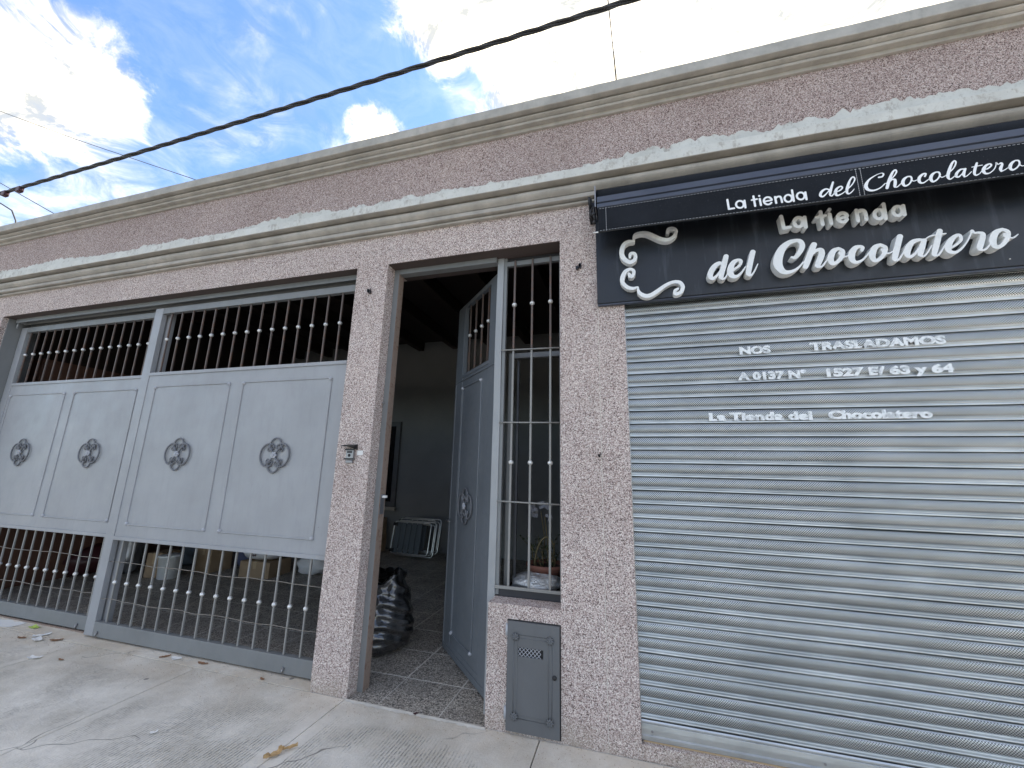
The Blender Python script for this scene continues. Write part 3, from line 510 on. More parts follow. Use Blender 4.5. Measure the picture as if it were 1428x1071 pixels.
# ================================================================== THE SETTING
XL, XR = -11.0, 4.2                       # ends of the facade
GXA, GXB = -6.80, -2.085
LZ = 3.04                                 # height of the openings' lintels
gp = MB().add([(-400,-400,-.16),(400,-400,-.16),(400,400,-.16),(-400,400,-.16)], [(0,1,2,3)])
gp.obj('ground', M['ground'], kind='structure')
MB().add([(-60,-11.2,-.14),(60,-11.2,-.14),(60,-3.35,-.14),(-60,-3.35,-.14)], [(0,1,2,3)]).obj('road', M['road'], kind='structure')
MB().box(-60, 60, -14.5, -11.2, -.15, 0.0).obj('far_pavement', M['pave'], kind='structure')
pv = MB().box(-60, 60, -3.2, -.001, -.15, -.012).obj('pavement', M['mortar'], kind='structure')
MB().box(-60, 60, -3.35, -3.204, -.15, .0).obj('kerb', M['plasteredge'], pv, bevel=.012)
smesh = {}
def slab(xc, w, y0, y1):
    key = (round(w, 3), round(y1-y0, 3))
    if key not in smesh:
        smesh[key] = MB().box(-w/2+.003, w/2-.003, -(y1-y0)/2+.003, (y1-y0)/2-.003, -.014, 0).mesh('concrete_slab', .002)
    o = link('concrete_slab', smesh[key], M['pave'], pv, loc=(xc, (y0+y1)/2, 0))
for k in range(-9, 8):
    xa = -1.81+1.27*k
    for y0, y1 in ((-1.6, -.001), (-3.2, -1.6)):
        slab(xa+.635, 1.27, y0, y1)

# floor inside, one tile at a time
fl = MB().box(-7.35, 1.0, .0, 4.6, -.15, -.0012).obj('garage_floor', M['grout'], kind='structure')
tm = MB().box(.005, .415, .005, .412, -.006, 0).mesh('floor_tile', .001)
for i in range(20):
    for j in range(11):
        x = -1.58-.42*13+.42*i; y = -.045+.417*j
        if x < -7.3 or x > .6 or y > 4.3: continue
        if j == 0:
            link('floor_tile', MB().box(.003, .417, .046, .412, -.006, 0).mesh('floor_tile', .001), M['tile'], fl, loc=(x, y, 0))
        else:
            o = link('floor_tile', tm, M['tile'], fl, loc=(x, y, 0)); 
MB().box(GXA, GXB, .0, .155, -.002, .0035).obj('concrete_apron', M['pave'], fl)
# rough cement fillet along the doorstep
fv = MB(); n = 46; rnd = random.Random(4)
xs = [-1.80+i*(.945/n) for i in range(n+1)]
pr = []
for x in xs:
    a = -.016-rnd.random()*.016; b = .004+rnd.random()*.010
    pr.append([(x, a, .0015), (x, -.006, .006), (x, b, .0015)])
for i in range(n):
    for k in range(2):
        q = len(fv.v); fv.v += [pr[i][k], pr[i+1][k], pr[i+1][k+1], pr[i][k+1]]; fv.f.append((q, q+1, q+2, q+3)); fv.sm.append(True)
fv.obj('cement_fillet', M['plasteredge'], fl)

# ================================================================== THE BUILDING
B = thing('shop_building', 'single storey building with pinkish speckled granite render and cream moulded cornices', 'building')
def wallbox(x0, x1, z0, z1, y0=0, y1=.30, m='granite', name='wall'):
    return box(name, x0, x1, y0, y1, z0, z1, M[m], B)
GX0, GX1 = -6.80, -2.085                  # garage opening
DX0, DX1 = -1.80, -.42                    # door and window opening
SX0, SX1 = 0.0, 2.95                      # shop opening
# one facade mesh with real openings: piers and band meet edge to edge
wallbox(XL, GX0, 0, LZ); wallbox(GX1, DX0, 0, LZ, y1=.169); wallbox(DX1, SX0, 0, LZ); wallbox(SX1, XR, 0, LZ)
wallbox(XL, XR, LZ, 3.30)
wallbox(XL, XR, 3.30, 4.02, m='granite_up', name='parapet_wall')
wallbox(-.865, DX1, 0, .663, 0, .14, name='low_wall')
box('inner_ledge', -.865, .0, .142, .62, 0, .66, M['wood'], B)
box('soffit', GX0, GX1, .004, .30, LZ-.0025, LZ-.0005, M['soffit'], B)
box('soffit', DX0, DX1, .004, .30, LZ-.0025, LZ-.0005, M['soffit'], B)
box('threshold_step', SX0, SX1, .0, .30, 0, .072, M['granite'], B, bevel=.004)
box('threshold_nosing', SX0+.01, SX1, .028, .06, .0725, .080, M['tape'], B)
# lower cornice profile (y, z), from the top of the painted strip down
def torus(y0, z0, y1, z1, bulge, n=7):
    out = []
    for i in range(n+1):
        t = i/n; y = y0+(y1-y0)*t; z = z0+(z1-z0)*t
        out.append((y-bulge*math.sin(math.pi*t), z))
    return out
lc = [(0, 3.56), (-.118, 3.504), (-.121, 3.500), (-.121, 3.440), (-.118, 3.437), (-.062, 3.437), (-.010, 3.436), (-.010, 3.424)] + torus(-.068, 3.423, -.052, 3.358, .024) + \
     [(-.020, 3.357), (-.020, 3.351), (-.058, 3.348), (-.058, 3.318), (-.048, 3.315), (-.004, 3.315), (-.004, 3.308), (-.030, 3.307), (-.030, 3.294), (-.026, 3.291), (0, 3.291)]
uc = [(.30, 4.168), (-.118, 4.168), (-.121, 4.164), (-.121, 4.092), (-.118, 4.088), (-.072, 4.088), (-.015, 4.087), (-.015, 4.078)] + torus(-.078, 4.077, -.056, 4.052, .016) + \
     [(-.025, 4.051), (-.025, 4.047), (-.060, 4.045), (-.058, 4.031), (-.055, 4.028), (-.018, 4.028), (-.018, 4.0), (0, 4.0), (0, 4.021), (.30, 4.021)]
def cornice(prof, name, m_top, m_rest, ztop, zcut):
    # pieces of irregular length so the faces are slightly out of true, joined in one moulding
    mb = MB(); n = len(prof); rnd = random.Random(7); segs = 60; vs = []
    for i in range(segs+1):
        x = XL-.02+(XR-XL+.04)*i/segs; d = rnd.uniform(-.0016, .0016); e = rnd.uniform(-.0012, .0012)
        vs += [(x, y+(d if y < 0 else 0), z+e) for y, z in prof]
    fs = [(i*n+j, (i+1)*n+j, (i+1)*n+(j+1) % n, i*n+(j+1) % n) for i in range(segs) for j in range(n)]
    fs += [tuple(reversed(range(n))), tuple(segs*n+j for j in range(n))]
    mb.add(vs, fs); me = mb.mesh(name)
    me.materials.append(M[m_rest]); me.materials.append(M[m_top])
    for p in me.polygons:
        if p.center.z > zcut: p.material_index = 1
    return link(name, me, None, B)
cornice(lc, 'lower_cornice', 'whitetrim', 'trim', 3.53, 3.443)
cornice(uc, 'upper_cornice', 'coping', 'trim', 4.16, 4.094)
# the ragged skirt of white paint above the lower cornice
rg = MB(); rnd = random.Random(3); n = 900; x = XL; last = .02
for i in range(n):
    x1 = x+(XR-XL)/n
    env = .022+.016*math.sin(x*1.7)+.012*math.sin(x*4.1+1)
    if x > .3: env += .016
    h = max(.07, .085+env*1.1+rnd.uniform(-.012, .012)) if False else max(.004, last*.55+.45*max(0.003, env+rnd.uniform(-.022, .022)+(rnd.choice((-.028, .012, 0, 0)) if (x > -2.6 or math.sin(x*2.3) > .5) else 0)))
    q = len(rg.v); rg.v += [(x, -.0015, 3.54), (x1, -.0015, 3.54), (x1, -.0015, 3.600+h*1.25), (x, -.0015, 3.600+last*1.25)]
    rg.f.append((q, q+1, q+2, q+3)); rg.sm.append(False); last = h; x = x1
rg.obj('paint_edge', M['whitetrim'], B)
# room behind
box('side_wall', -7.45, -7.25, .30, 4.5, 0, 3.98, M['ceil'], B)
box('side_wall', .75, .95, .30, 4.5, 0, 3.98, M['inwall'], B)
box('back_wall', -7.45, .95, 4.5, 4.7, 0, 3.98, M['inwall'], B)
box('roof', -7.45, .95, .302, 4.7, 4.0, 4.12, M['ceil'], B)
for i in range(11):
    MB().box(-7.0+.74*i, -6.89+.74*i, .31, 4.49, 3.80, 3.995).obj('beam', M['wood'], B)
box('shop_interior', SX0-.02, SX1+.2, .42, .46, 0, 3.2, M['black'], B)
box('joint_line', -.169, -.166, -.0006, .001, .01, 3.03, M['plasteredge'], B)
# the window in the back wall
wf = box('window', -5.35, -4.30, 4.44, 4.498, .76, 2.36, M['cabinet'], B)
box('pane', -5.27, -4.39, 4.43, 4.438, .85, 2.27, M['glass'], wf)
box('sill', -5.4, -4.25, 4.36, 4.436, .70, .755, M['trim'], wf)

# ---- door surround
DF = thing('door_frame', 'grey steel frame of the entrance door, its left jamb rusty inside', 'door frame')
box('jamb', DX0+.001, DX0+.044, .100, .165, .0, LZ-.004, M['gateframe'], DF, bevel=.0015)
tj = box('inner_jamb', DX0+.001, DX0+.047, .1035, .170, .001, LZ-.004, M['rustframe'], DF)
box('head', DX0+.0475, -.921, .100, .165, LZ-.045, LZ-.004, M['gateframe'], DF, bevel=.0015)
pm = MB(); rr = random.Random(5)
hs = [.0, .3, .7, 1.1, 1.5, 1.9, 2.3, 2.7, LZ-.004]; vs = []
for h in hs:
    d = rr.uniform(-.0022, .0022); vs += [(-.919+d, .128, h), (-.870+d, .128, h), (-.870+d, .20, h), (-.919+d, .20, h)]
for i in range(len(hs)-1):
    for j in range(4): pm.f.append((i*4+j, i*4+(j+1) % 4, (i+1)*4+(j+1) % 4, (i+1)*4+j)); pm.sm.append(False)
pm.v = vs; pm.f += [(3,2,1,0), tuple(len(vs)-4+j for j in range(4))]; pm.sm += [False]*2
post = pm.obj('post', M['post'], DF)
box('strike_plate', DX0+.0472, DX0+.049, .110, .160, 1.12, 1.26, M['steelgrey'], DF)
box('latch', DX0+.0495, DX0+.078, .125, .150, 1.235, 1.252, M['whiteplastic'], DF, bevel=.003)
MB().tube([(DX0+.012, .099, 1.93), (DX0+.012, .080, 1.93)], .007, 8).obj('door_stop', M['steelgrey'], DF)

# ---- bars with balls, shared meshes
ballm = MB().sphere((0,0,0), .0185, 12, 8, .92).mesh('ball')
ballm.materials.append(M['ball'])
barcache = {}
def bar(parent, x, y, z0, z1, balls, m, r=.0065, ballmesh=None):
    key = (round(z1-z0, 4), r, m)
    if key not in barcache:
        me = MB().box(-r, r, -r, r, 0, z1-z0).mesh('bar', .0015); me.materials.append(M[m]); barcache[key] = me
    b = link('bar', barcache[key], None, parent, loc=(x, y, z0))
    for z in balls: link('ball', ballm, None, b, loc=(0, 0, z-z0))
    return b

# ---- ornament: a wrought quatrefoil of scrolls round a small flower
def arc(cx, cz, r, a0, a1, n=18, rz=None):
    rz = rz or r
    return [(cx+r*math.cos(R(a0+(a1-a0)*i/n)), 0, cz+rz*math.sin(R(a0+(a1-a0)*i/n))) for i in range(n+1)]
def spiral(cx, cz, r0, r1, a0, a1, n=14):
    return [(cx+(r0+(r1-r0)*i/n)*math.cos(R(a0+(a1-a0)*i/n)), 0, cz+(r0+(r1-r0)*i/n)*math.sin(R(a0+(a1-a0)*i/n))) for i in range(n+1)]
om = MB(); t_ = .0072
for sgn in (1, -1):
    a = arc(sgn*.062, 0, .083, 118 if sgn > 0 else 62, -118 if sgn > 0 else 298, 22, .092)
    om.tube([(x, -.010, z) for x, _, z in a], t_, 6)
    b = arc(0, sgn*.082, .054, 200 if sgn < 0 else -22, -20 if sgn < 0 else 202, 18, .055) if sgn > 0 else arc(0, -.082, .054, 158, 382, 18, .055)
    om.tube([(x, -.010, z) for x, _, z in b], t_, 6)
for sx in (1, -1):
    for sz in (1, -1):
        s1 = [(sx*x, -.010, sz*z) for x, _, z in spiral(.030, .062, .022, .007, 60, 400)]
        s2 = [(sx*x, -.010, sz*z) for x, _, z in spiral(.058, .045, .020, .006, 100, -230)]
        om.tube(s1, .0058, 5); om.tube(s2, .0058, 5)
        om.tube([(sx*.010, -.010, sz*.012), (sx*.030, -.013, sz*.036), (sx*.050, -.012, sz*.056), (sx*.078, -.012, sz*.086)], [.006, .007, .011, .003], 6)
        om.sphere((sx*.052, -.014, sz*.058), .012, 8, 6)
ornm = om.mesh('ornament'); ornm.materials.append(M['ornament'])
fm = MB(); fm.sphere((0, -.022, 0), .009, 8, 6)
for k in range(6):
    a = math.pi*2*k/6; fm.sphere((.017*math.cos(a), -.016, .017*math.sin(a)), .0105, 8, 6)
flm = fm.mesh('flower'); flm.materials.append(M['rosette'])
def ornament(parent, x, y, z, rot=0):
    o = link('ornament', ornm, None, parent, loc=(x, y, z)); link('flower', flm, None, o); return o
cornm = MB().sphere((0, -.002, 0), .016, 10, 6).sphere((0, -.014, 0), .007, 8, 5).mesh('rosette'); cornm.materials.append(M['rosette'])
def moulding(parent, x0, x1, y, z0, z1, m, r=.0062, corner=True):
    mm = MB(); c = .022
    pts = []
    for cx, cz, a in ((x0+c, z0+c, 180), (x1-c, z0+c, 270), (x1-c, z1-c, 0), (x0+c, z1-c, 90)):
        for k in range(4): pts.append((cx-c*0+c*math.cos(R(a+30*k)), y, cz+c*math.sin(R(a+30*k))))
    mm.tube(pts, r, 8, closed=True)
    o = mm.obj('moulding', m, parent)
    if corner:
        for cx, cz in ((x0+.008, z0+.008), (x1-.008, z0+.008), (x1-.008, z1-.008), (x0+.008, z1-.008)):
            link('rosette', cornm, None, o, loc=(cx, y, cz))
    return o

# ---- garage gate leaves
def gate_leaf(label, x0, x1, y, panels, barx, ub, lb, first_cut):
    G = thing('garage_gate', label, 'gate', (x0, y, 0), 'sliding leaves of the garage gate')
    def L(v): return v-x0
    w = x1-x0
    def bx(n_, a, b, c, d, e, f, m, bev=.003): return box(n_, a, b, c, d, e, f, M[m], G, bevel=bev)
    bx('stile', 0, .105, 0, .045, .018, 2.955, 'gate'); bx('stile', w-.105, w, 0, .045, .018, 2.955, 'gate')
    bx('top_rail', .1052, w-.1052, .0, .045, 2.895, 2.955, 'gateframe')
    bx('middle_rail', .1052, w-.1052, -.004, .045, 2.262, 2.292, 'gate')
    bx('lower_rail', .1052, w-.1052, -.003, .045, .782, .812, 'gate')
    bx('bottom_rail', .1052, w-.1052, 0, .045, .018, .128, 'gateframe')
    bx('sheet_panel', .1052, w-.1052, .006, .012, .8125, 2.2615, 'gate', 0)
    for a, b in panels:
        moulding(G, L(a), L(b), .004, .915, 2.152, M['gate'])
        ornament(G, L((a+b)/2), .004, 1.53)
    for x in barx:
        bar(G, L(x), .022, 2.292, 2.895, [2.628], 'rustbar')
        bar(G, L(x), .022, .128, .782, [.441], 'bar')
    for z in (.60, .305):
        rnd = random.Random(int(z*100)+int(-x0)); nn = int(w/.143)
        pts = [(.106+(w-.212)*i/nn, .012+rnd.uniform(-.002, .002), z+rnd.uniform(-.008, .008)) for i in range(nn+1)]
        MB().tube(pts, .0024, 5).obj('tie_wire', M['tiewire'], G)
    for k, xx in enumerate((.16, w-.35)):
        MB().tube([(xx, -.012, .052), (xx, .0, .052)], .011, 8).tube([(xx, -.010, .05), (xx, -.010, .022)], .006, 6).obj('bolt', M['steelgrey'], G)
    return G
barR = [-4.293+.1425*i for i in range(15)]
barL = [-6.618+.1413*i for i in range(15)]
gate_leaf('front leaf of the grey sheet steel garage gate, the one overlapping and nearer the doorway', -4.503, -2.06, .10,
          [(-4.283, -3.368), (-3.215, -2.297)], barR, 0, 0, 0)
gate_leaf('rear leaf of the grey garage gate on the left, tucked behind the other leaf', -6.775, -4.36, .16,
          [(-6.627, -5.700), (-5.553, -4.625)], barL, 0, 0, 0)
# track above and frame at the left
T = thing('gate_track', 'grey steel channel under the garage lintel that guides both leaves', 'track')
MB().extrude_x([(.085, LZ-.004), (.085, LZ-.050), (.089, LZ-.050), (.089, LZ-.008), (.150, LZ-.008), (.150, LZ-.055), (.154, LZ-.055), (.154, LZ-.004)], GX0+.06, GX1+.05).obj('channel', M['gateframe'], T)
MB().extrude_x([(.210, LZ-.004), (.210, LZ-.060), (.214, LZ-.060), (.214, LZ-.004)], GX0+.06, GX1+.05).obj('channel', M['gateframe'], T)
MB().box(GX0+.001, GX0+.014, .045, .30, 0, LZ-.004).obj('side_post', M['gateframe'], T, bevel=.003)
MB().box(GX0+.056, GX0+.10, .087, .15, LZ-.04, LZ-.009).tube([(GX0+.08, .10, LZ-.04), (GX0+.07, .10, LZ-.11)], .008, 6).obj('bracket', M['post'], T)
box('floor_guide', GX0+.06, GX1, .145, .158, .0005, .012, M['rustframe'], T)

# ---- entrance door leaf, standing open
ax, ay = -.925, .215; bx_, by_ = -1.555, .885
DL = thing('entrance_door', 'slate grey steel entrance door standing open, with a tall moulded panel and barred top', 'door', (ax, ay, 0),
           rot=(0, 0, math.atan2(by_-ay, bx_-ax)+math.pi))
# local x runs negative from the hinge: the visible face points to -y
Wd = .935
def dbox(n_, a, b, c, d, e, f, m='door', bev=.003): return box(n_, a, b, c, d, e, f, M[m], DL, bevel=bev)
dbox('stile', -.175, 0, 0, .04, .015, 2.985); dbox('stile', -Wd, -Wd+.175, 0, .04, .015, 2.985)
dbox('top_rail', -Wd+.1752, -.1752, .001, .039, 2.945, 2.985); dbox('middle_rail', -Wd+.1752, -.1752, -.001, .039, 2.268, 2.298)
dbox('bottom_rail', -Wd+.1752, -.1752, .001, .039, .015, .10); dbox('sheet_panel', -Wd+.1752, -.1752, .004, .034, .1002, 2.2678, bev=0)
moulding(DL, -.730, -.300, .001, .175, 2.17, M['door'], .0075)
moulding(DL, -Wd+.03, -.045, -.001, .06, 2.24, M['door'], .005, False)
o = ornament(DL, -.525, -.001, 1.165); o.scale = (1, 1, 1)
for x in (-.245, -.385, -.525, -.665): bar(DL, x, .02, 2.298, 2.945, [2.65], 'rustbar')
hg = MB()
for z in (.35, 1.5, 2.7): hg.tube([(.008, .01, z), (.008, .01, z+.10)], .009, 8)
hg.obj('hinge', M['steelgrey'], DL)
MB().tube([(-Wd+.06, -.004, 1.02), (-Wd+.06, -.035, 1.02), (-Wd+.15, -.04, 1.02)], .008, 8).obj('handle', M['steelgrey'], DL)
MB().box(.0005, .016, -.002, .05, .02, 2.97).obj('gap_shade_strip', M['black'], DL)  # black strip added for the shadow in the gap between leaf and post

# ---- window grille beside the door
WG = thing('window_grille', 'barred steel window grille above the granite sill, between door post and wall', 'window grille')
def wbox(n_, a, b, c, d, e, f, m='gateframe', bev=.002): return box(n_, a, b, c, d, e, f, M[m], WG, bevel=bev)
wbox('stile', -.869, -.845, .135, .165, .672, LZ-.004); wbox('stile', -.447, DX1-.001, .135, .165, .672, LZ-.004)
wbox('top_rail', -.8448, -.4472, .132, .160, LZ-.075, LZ-.038, 'gateframe'); wbox('head_strip', -.8448, -.4472, .150, .19, LZ-.0375, LZ-.004, 'darksteel')
wbox('bottom_rail', -.868, -.425, .118, .134, .712, .730, 'bar'); wbox('sill_strip', -.8448, -.4472, .140, .20, .664, .711, 'darksteel')
for x in (-.778, -.644, -.509):
    bar(WG, x, .125, .731, 2.290, [1.503], 'bar', r=.0068); bar(WG, x, .125, 2.2905, LZ-.04, [2.643], 'rustbar', r=.0068)
for z in (2.293, 1.771, 1.245): MB().tube([(-.868, .116, z+.004), (-.65, .115, z), (-.43, .116, z-.003)], .0055, 6).obj('crossbar', M['bar'], WG)
CF = thing('window_casement', 'grey casement frame set just behind the window bars', 'window frame')
for a in ((-.848, -.815, .25, .28, .70, 2.31), (-.455, -.43, .25, .28, .70, 2.31)): box('stile', *a, M['gateframe'], CF, bevel=.002)
box('rail', -.8148, -.4552, .25, .28, 2.272, 2.31, M['cabinet'], CF, bevel=.002)
box('inner_stile', -.790, -.775, .283, .30, .70, 2.27, M['darksteel'], CF)

# ---- gas meter cabinet
CB = thing('meter_cabinet', 'small grey metal meter cabinet door with four flower rosettes, low on the granite wall', 'cabinet')
cx0, cx1, cz0, cz1 = -.735, -.427, .019, .579
box('surround', cx0-.004, cx1+.006, -.003, .0, cz0-.006, cz1+.006, M['black'], CB)
# the panel is built round the vent opening
vx0, vx1, vz0, vz1 = -.670, -.520, .400, .447
pb = MB()
for a in ((cx0, vx0, cz0, cz1), (vx1, cx1, cz0, cz1), (vx0, vx1, cz0, vz0), (vx0, vx1, vz1, cz1)): pb.box(a[0], a[1], -.016, -.004, a[2], a[3])
pb.obj('panel', M['cabinet'], CB)
box('vent_back', vx0, vx1, -.0045, -.0032, vz0, vz1, M['black'], CB)
vm = MB()
for k in range(-1, 8):
    x = vx0+.0225*k
    for s in (1, -1):
        xa, xb = (x, x+.0225) if s > 0 else (x+.0225, x)
        for q in range(2):
            za = vz0+(vz1-vz0)*q/2; zb = za+(vz1-vz0)/2
            xa_, xb_ = (xa, xb) if q == 0 else (xb, xa)
            if min(xa_, xb_) < vx0-.001 or max(xa_, xb_) > vx1+.001: continue
            vm.tube([(xa_, -.012, za), (xb_, -.012, zb)], .0019, 4, cap=False)
vm.obj('vent_mesh', M['rosette'], CB)
fr = MB()
for off in (0, .020):
    a0, a1, b0, b1 = -.694+off, -.470-off, .088+off*.9, .512-off*.9
    fr.tube([(a0, -.016, b0), (a1, -.016, b0), (a1, -.016, b1), (a0, -.016, b1)], .0032, 6, closed=True)
fr.obj('moulding', M['cabinet'], CB)
rs = MB()
for k in range(8):
    a = math.pi*2*k/8; rs.tube([(0, -.004, 0), (.012*math.cos(a), -.010, .012*math.sin(a)), (.024*math.cos(a), -.004, .024*math.sin(a))], [.003, .0068, .002], 6)
rs.sphere((0, -.008, 0), .008, 8, 6); rsm = rs.mesh('rosette'); rsm.materials.append(M['cabinet'])
for x in (-.684, -.480):
    for z in (.098, .502): link('rosette', rsm, None, CB, loc=(x, -.016, z))
hm = MB().tube([(0, 0, 0), (0, 0, .058)], .0085, 8).tube([(0, 0, .0585), (0, 0, .062)], .006, 8).mesh('hinge'); hm.materials.append(M['rosette'])
for z in (.075, .50): link('hinge', hm, None, CB, loc=(cx0-.006, -.010, z))
lk = MB().lathe([(0, .008), (.009, .007), (.013, .001), (.013, -.006)], n=12).obj('lock', M['black'], CB, loc=(-.455, -.018, .318)); lk.rotation_euler = (R(90), 0, 0)

# ---- door bell camera on the pillar
IC = thing('video_intercom', 'grey door intercom under a black rain hood on the granite pillar', 'intercom', (-1.955, 0, 1.55))
hd = MB(); hd.add([(-.045,0,.062),(.047,0,.062),(.047,-.050,.052),(-.060,-.050,.052),(-.045,0,.050),(.047,0,.022),(.047,-.047,.040),(-.060,-.048,.046)],
                  [(0,1,2,3),(4,7,6,5),(0,4,5,1),(1,5,6,2),(2,6,7,3),(3,7,4,0)])
hd.obj('hood', M['black'], IC)
box('body', -.032, .030, -.022, 0, -.052, .024, M['steelgrey'], IC, bevel=.003)
box('clamp', -.042, .038, -.026, -.0225, .018, .029, M['black'], IC); box('clamp', -.045, .036, -.026, -.0225, -.048, -.038, M['black'], IC)
box('speaker_grille', -.022, .020, -.0235, -.0222, -.002, .014, M['darksteel'], IC)
ln = MB().lathe([(0, .006), (.008, .005), (.011, 0), (.011, -.004)], n=14).obj('lens', M['lens'], IC, loc=(-.002, -.024, -.018)); ln.rotation_euler = (R(90), 0, 0)
MB().box(-.034, .024, -.018, 0, -.075, -.0525).obj('base', M['steelgrey'], IC, bevel=.006)
tagc = box('paper_note', 0, .047, -.0012, -.0002, 0, .033, M['paper']); tagc.location = (-1.907, 0, 1.535)
tagc.data.transform(Matrix.Translation((0, 0, 0))); tagc.name = 'paper_tag'
tagc['label'] = 'small blank white paper square stuck beside the intercom on the pillar'; tagc['category'] = 'paper tag'
# small fixings left in the wall
def stub(name, x, z, label, s=1.0, seed=0):
    r_ = random.Random(seed); m_ = MB()
    for k in range(3):
        a = r_.uniform(-.01, .01)*s; b = r_.uniform(-.008, .008)*s
        m_.box(a-.007*s, a+.007*s, -.018*s, 0, b-.012*s, b+.010*s)
    m_.tube([(0, -.01, .0), (.018*s, -.02, .018*s), (.024*s, -.03, .010*s)], .0028, 5)
    o = m_.obj(name, M['blackmetal']); o.location = (x, -.0005, z); tago(o, label, 'wall bracket')
stub('cable_clip', -1.942, 2.817, 'black broken cable clip high on the pillar between gate and door', 1.1, 1)
stub('cable_clip', -.290, 2.817, 'black broken cable clip on the wall left of the sign board', 1.1, 2)
stub('wall_plug', -.181, 1.55, 'tiny dark plug in the granite wall beside the roller shutter', .6, 3)

# ---- roller shutter
RS = thing('roller_shutter', 'closed galvanised roller shutter of perforated slats with white vinyl lettering', 'roller shutter')
pt_ = .0786
prof = [(.018, 0), (.004, -.0005), (-.002, -.002), (-.0065, -.010), (-.008, -.025), (-.0075, -.040), (-.005, -.048), (.002, -.054), (.010, -.060),
        (.006, -.0635), (-.003, -.0655), (-.006, -.0685), (-.0045, -.0705), (-.006, -.0720), (-.003, -.0740), (.008, -.0750), (.018, -.0790)]
slats = []
for q in range(6):
    rs_ = random.Random(40+q); ph = [rs_.uniform(0, 6.28) for _ in range(4)]
    me_ = MB().extrude_x([(y+.048, z) for y, z in prof], .004, SX1-.004, smooth=True, segs=60, closed=False, caps=False).mesh('slat')
    for v in me_.vertices:            # slats are never quite flat: they bow, and carry small dents
        x, z = v.co.x, v.co.z
        v.co.y += .0011*math.sin(1.9*x+ph[0])+.0006*math.sin(5.3*x+ph[1])+(.0009*math.sin(3.1*x+ph[2])+.0005*math.sin(9*x+ph[3]))*(z+.03)/.03
        v.co.z += .0008*math.sin(2.4*x+ph[2])
    for p in me_.polygons: p.use_smooth = True
    me_.materials.append(M['slat']); slats.append(me_)
rsl = random.Random(9)
k = -2
while True:
    zt = 2.4483-pt_*k
    if zt-pt_ < .160: break
    o = link('slat', slats[rsl.randrange(6)], None, RS, loc=(0, rsl.uniform(-.0006, .0006), zt)); o.rotation_euler = (R(rsl.uniform(-.5, .5)), 0, 0); k += 1
zt0 = zt
MB().extrude_x([(.040, zt0), (.036, zt0-.006), (.036, zt0-.012), (.041, zt0-.014), (.036, zt0-.018), (.034, zt0-.040), (.034, .105), (.026, .100), (.026, .082), (.060, .082), (.060, zt0)], .004, SX1-.004).obj('bottom_rail', M['rail'], RS)
for x in (.055, .83, 1.6): MB().tube([(x, .030, .121), (x, .036, .121)], .006, 8).obj('rivet', M['steelgrey'], RS)
MB().box(.012, SX1-.012, .034, .058, .0722, .0815).obj('rubber_seal', M['cardboard'], RS)
box('guide_channel', .001, .0035, .03, .10, .074, 2.6, M['rail'], RS)
HT = .043
for body, x0, x1, z in (('NOS', .648, .812, 2.1535), ('TRASLADAMOS', 1.008, 1.628, 2.1555), ('A 0137 N\u00b0', .624, .975, 1.997),
                        ('1527 E/ 63 y 64', 1.070, 1.636, 1.999), ('La Tienda del', .452, .975, 1.7605), ('Chocolatero', 1.048, 1.508, 1.7625)):
    font_text('lettering', body, x0, z, x1-x0, HT, .0385, M['slattext'], RS, bold=.06, thick=.0005)

# ---- sign board
SB = thing('shop_sign', 'black fascia board with raised white lettering reading La tienda del Chocolatero', 'sign')
box('board', -.168, 3.02, -.040, -.002, 2.522, 3.20, M['board'], SB, bevel=.002)
box('bottom_trim', -.165, 3.02, -.030, -.003, 2.512, 2.5215, M['awnbar'], SB)
for i, (n_, s_) in enumerate(SCRIPT):
    o = solid_letter('letter', s_, -.0905-.0004*(i % 2), -.0402, M['letter_white'], SB, .0017)
for i, (n_, s_) in enumerate(BLOCK):
    solid_letter('letter', s_, -.090-.0003*(i % 2), -.0402, M['letter_white'], SB, .0017)
for n_, s_ in SCROLL: solid_letter('scroll', s_, -.080, -.0402, M['letter_white'], SB, .0017)
MB().sphere((1.905, -.042, 2.560), .004, 8, 5).obj('screw', M['ball'], SB)

# ---- awning
AW = thing('rolled_awning', 'rolled up black canvas awning with printed white valance above the sign', 'awning')
ax0, ax1 = -.150, 3.05
rp = [(-.118+.058*math.cos(a*math.pi/9), 3.232+.058*math.sin(a*math.pi/9)) for a in range(18)]
MB().extrude_x(rp, ax0, ax1, smooth=True, segs=24).obj('fabric_roll', M['canvas'], AW)
MB().extrude_x([(-.202, 3.108), (-.206, 3.112), (-.206, 3.134), (-.198, 3.137), (-.198, 3.143), (-.208, 3.147), (-.204, 3.188), (-.19, 3.196), (-.12, 3.196), (-.12, 3.108)], ax0+.006, ax1).obj('front_bar', M['awnbar'], AW)
MB().extrude_x([(-.10, 3.16), (-.10, 3.17), (-.002, 3.30), (-.002, 3.29)], ax0+.01, ax1).obj('back_plate', M['awnbar'], AW)
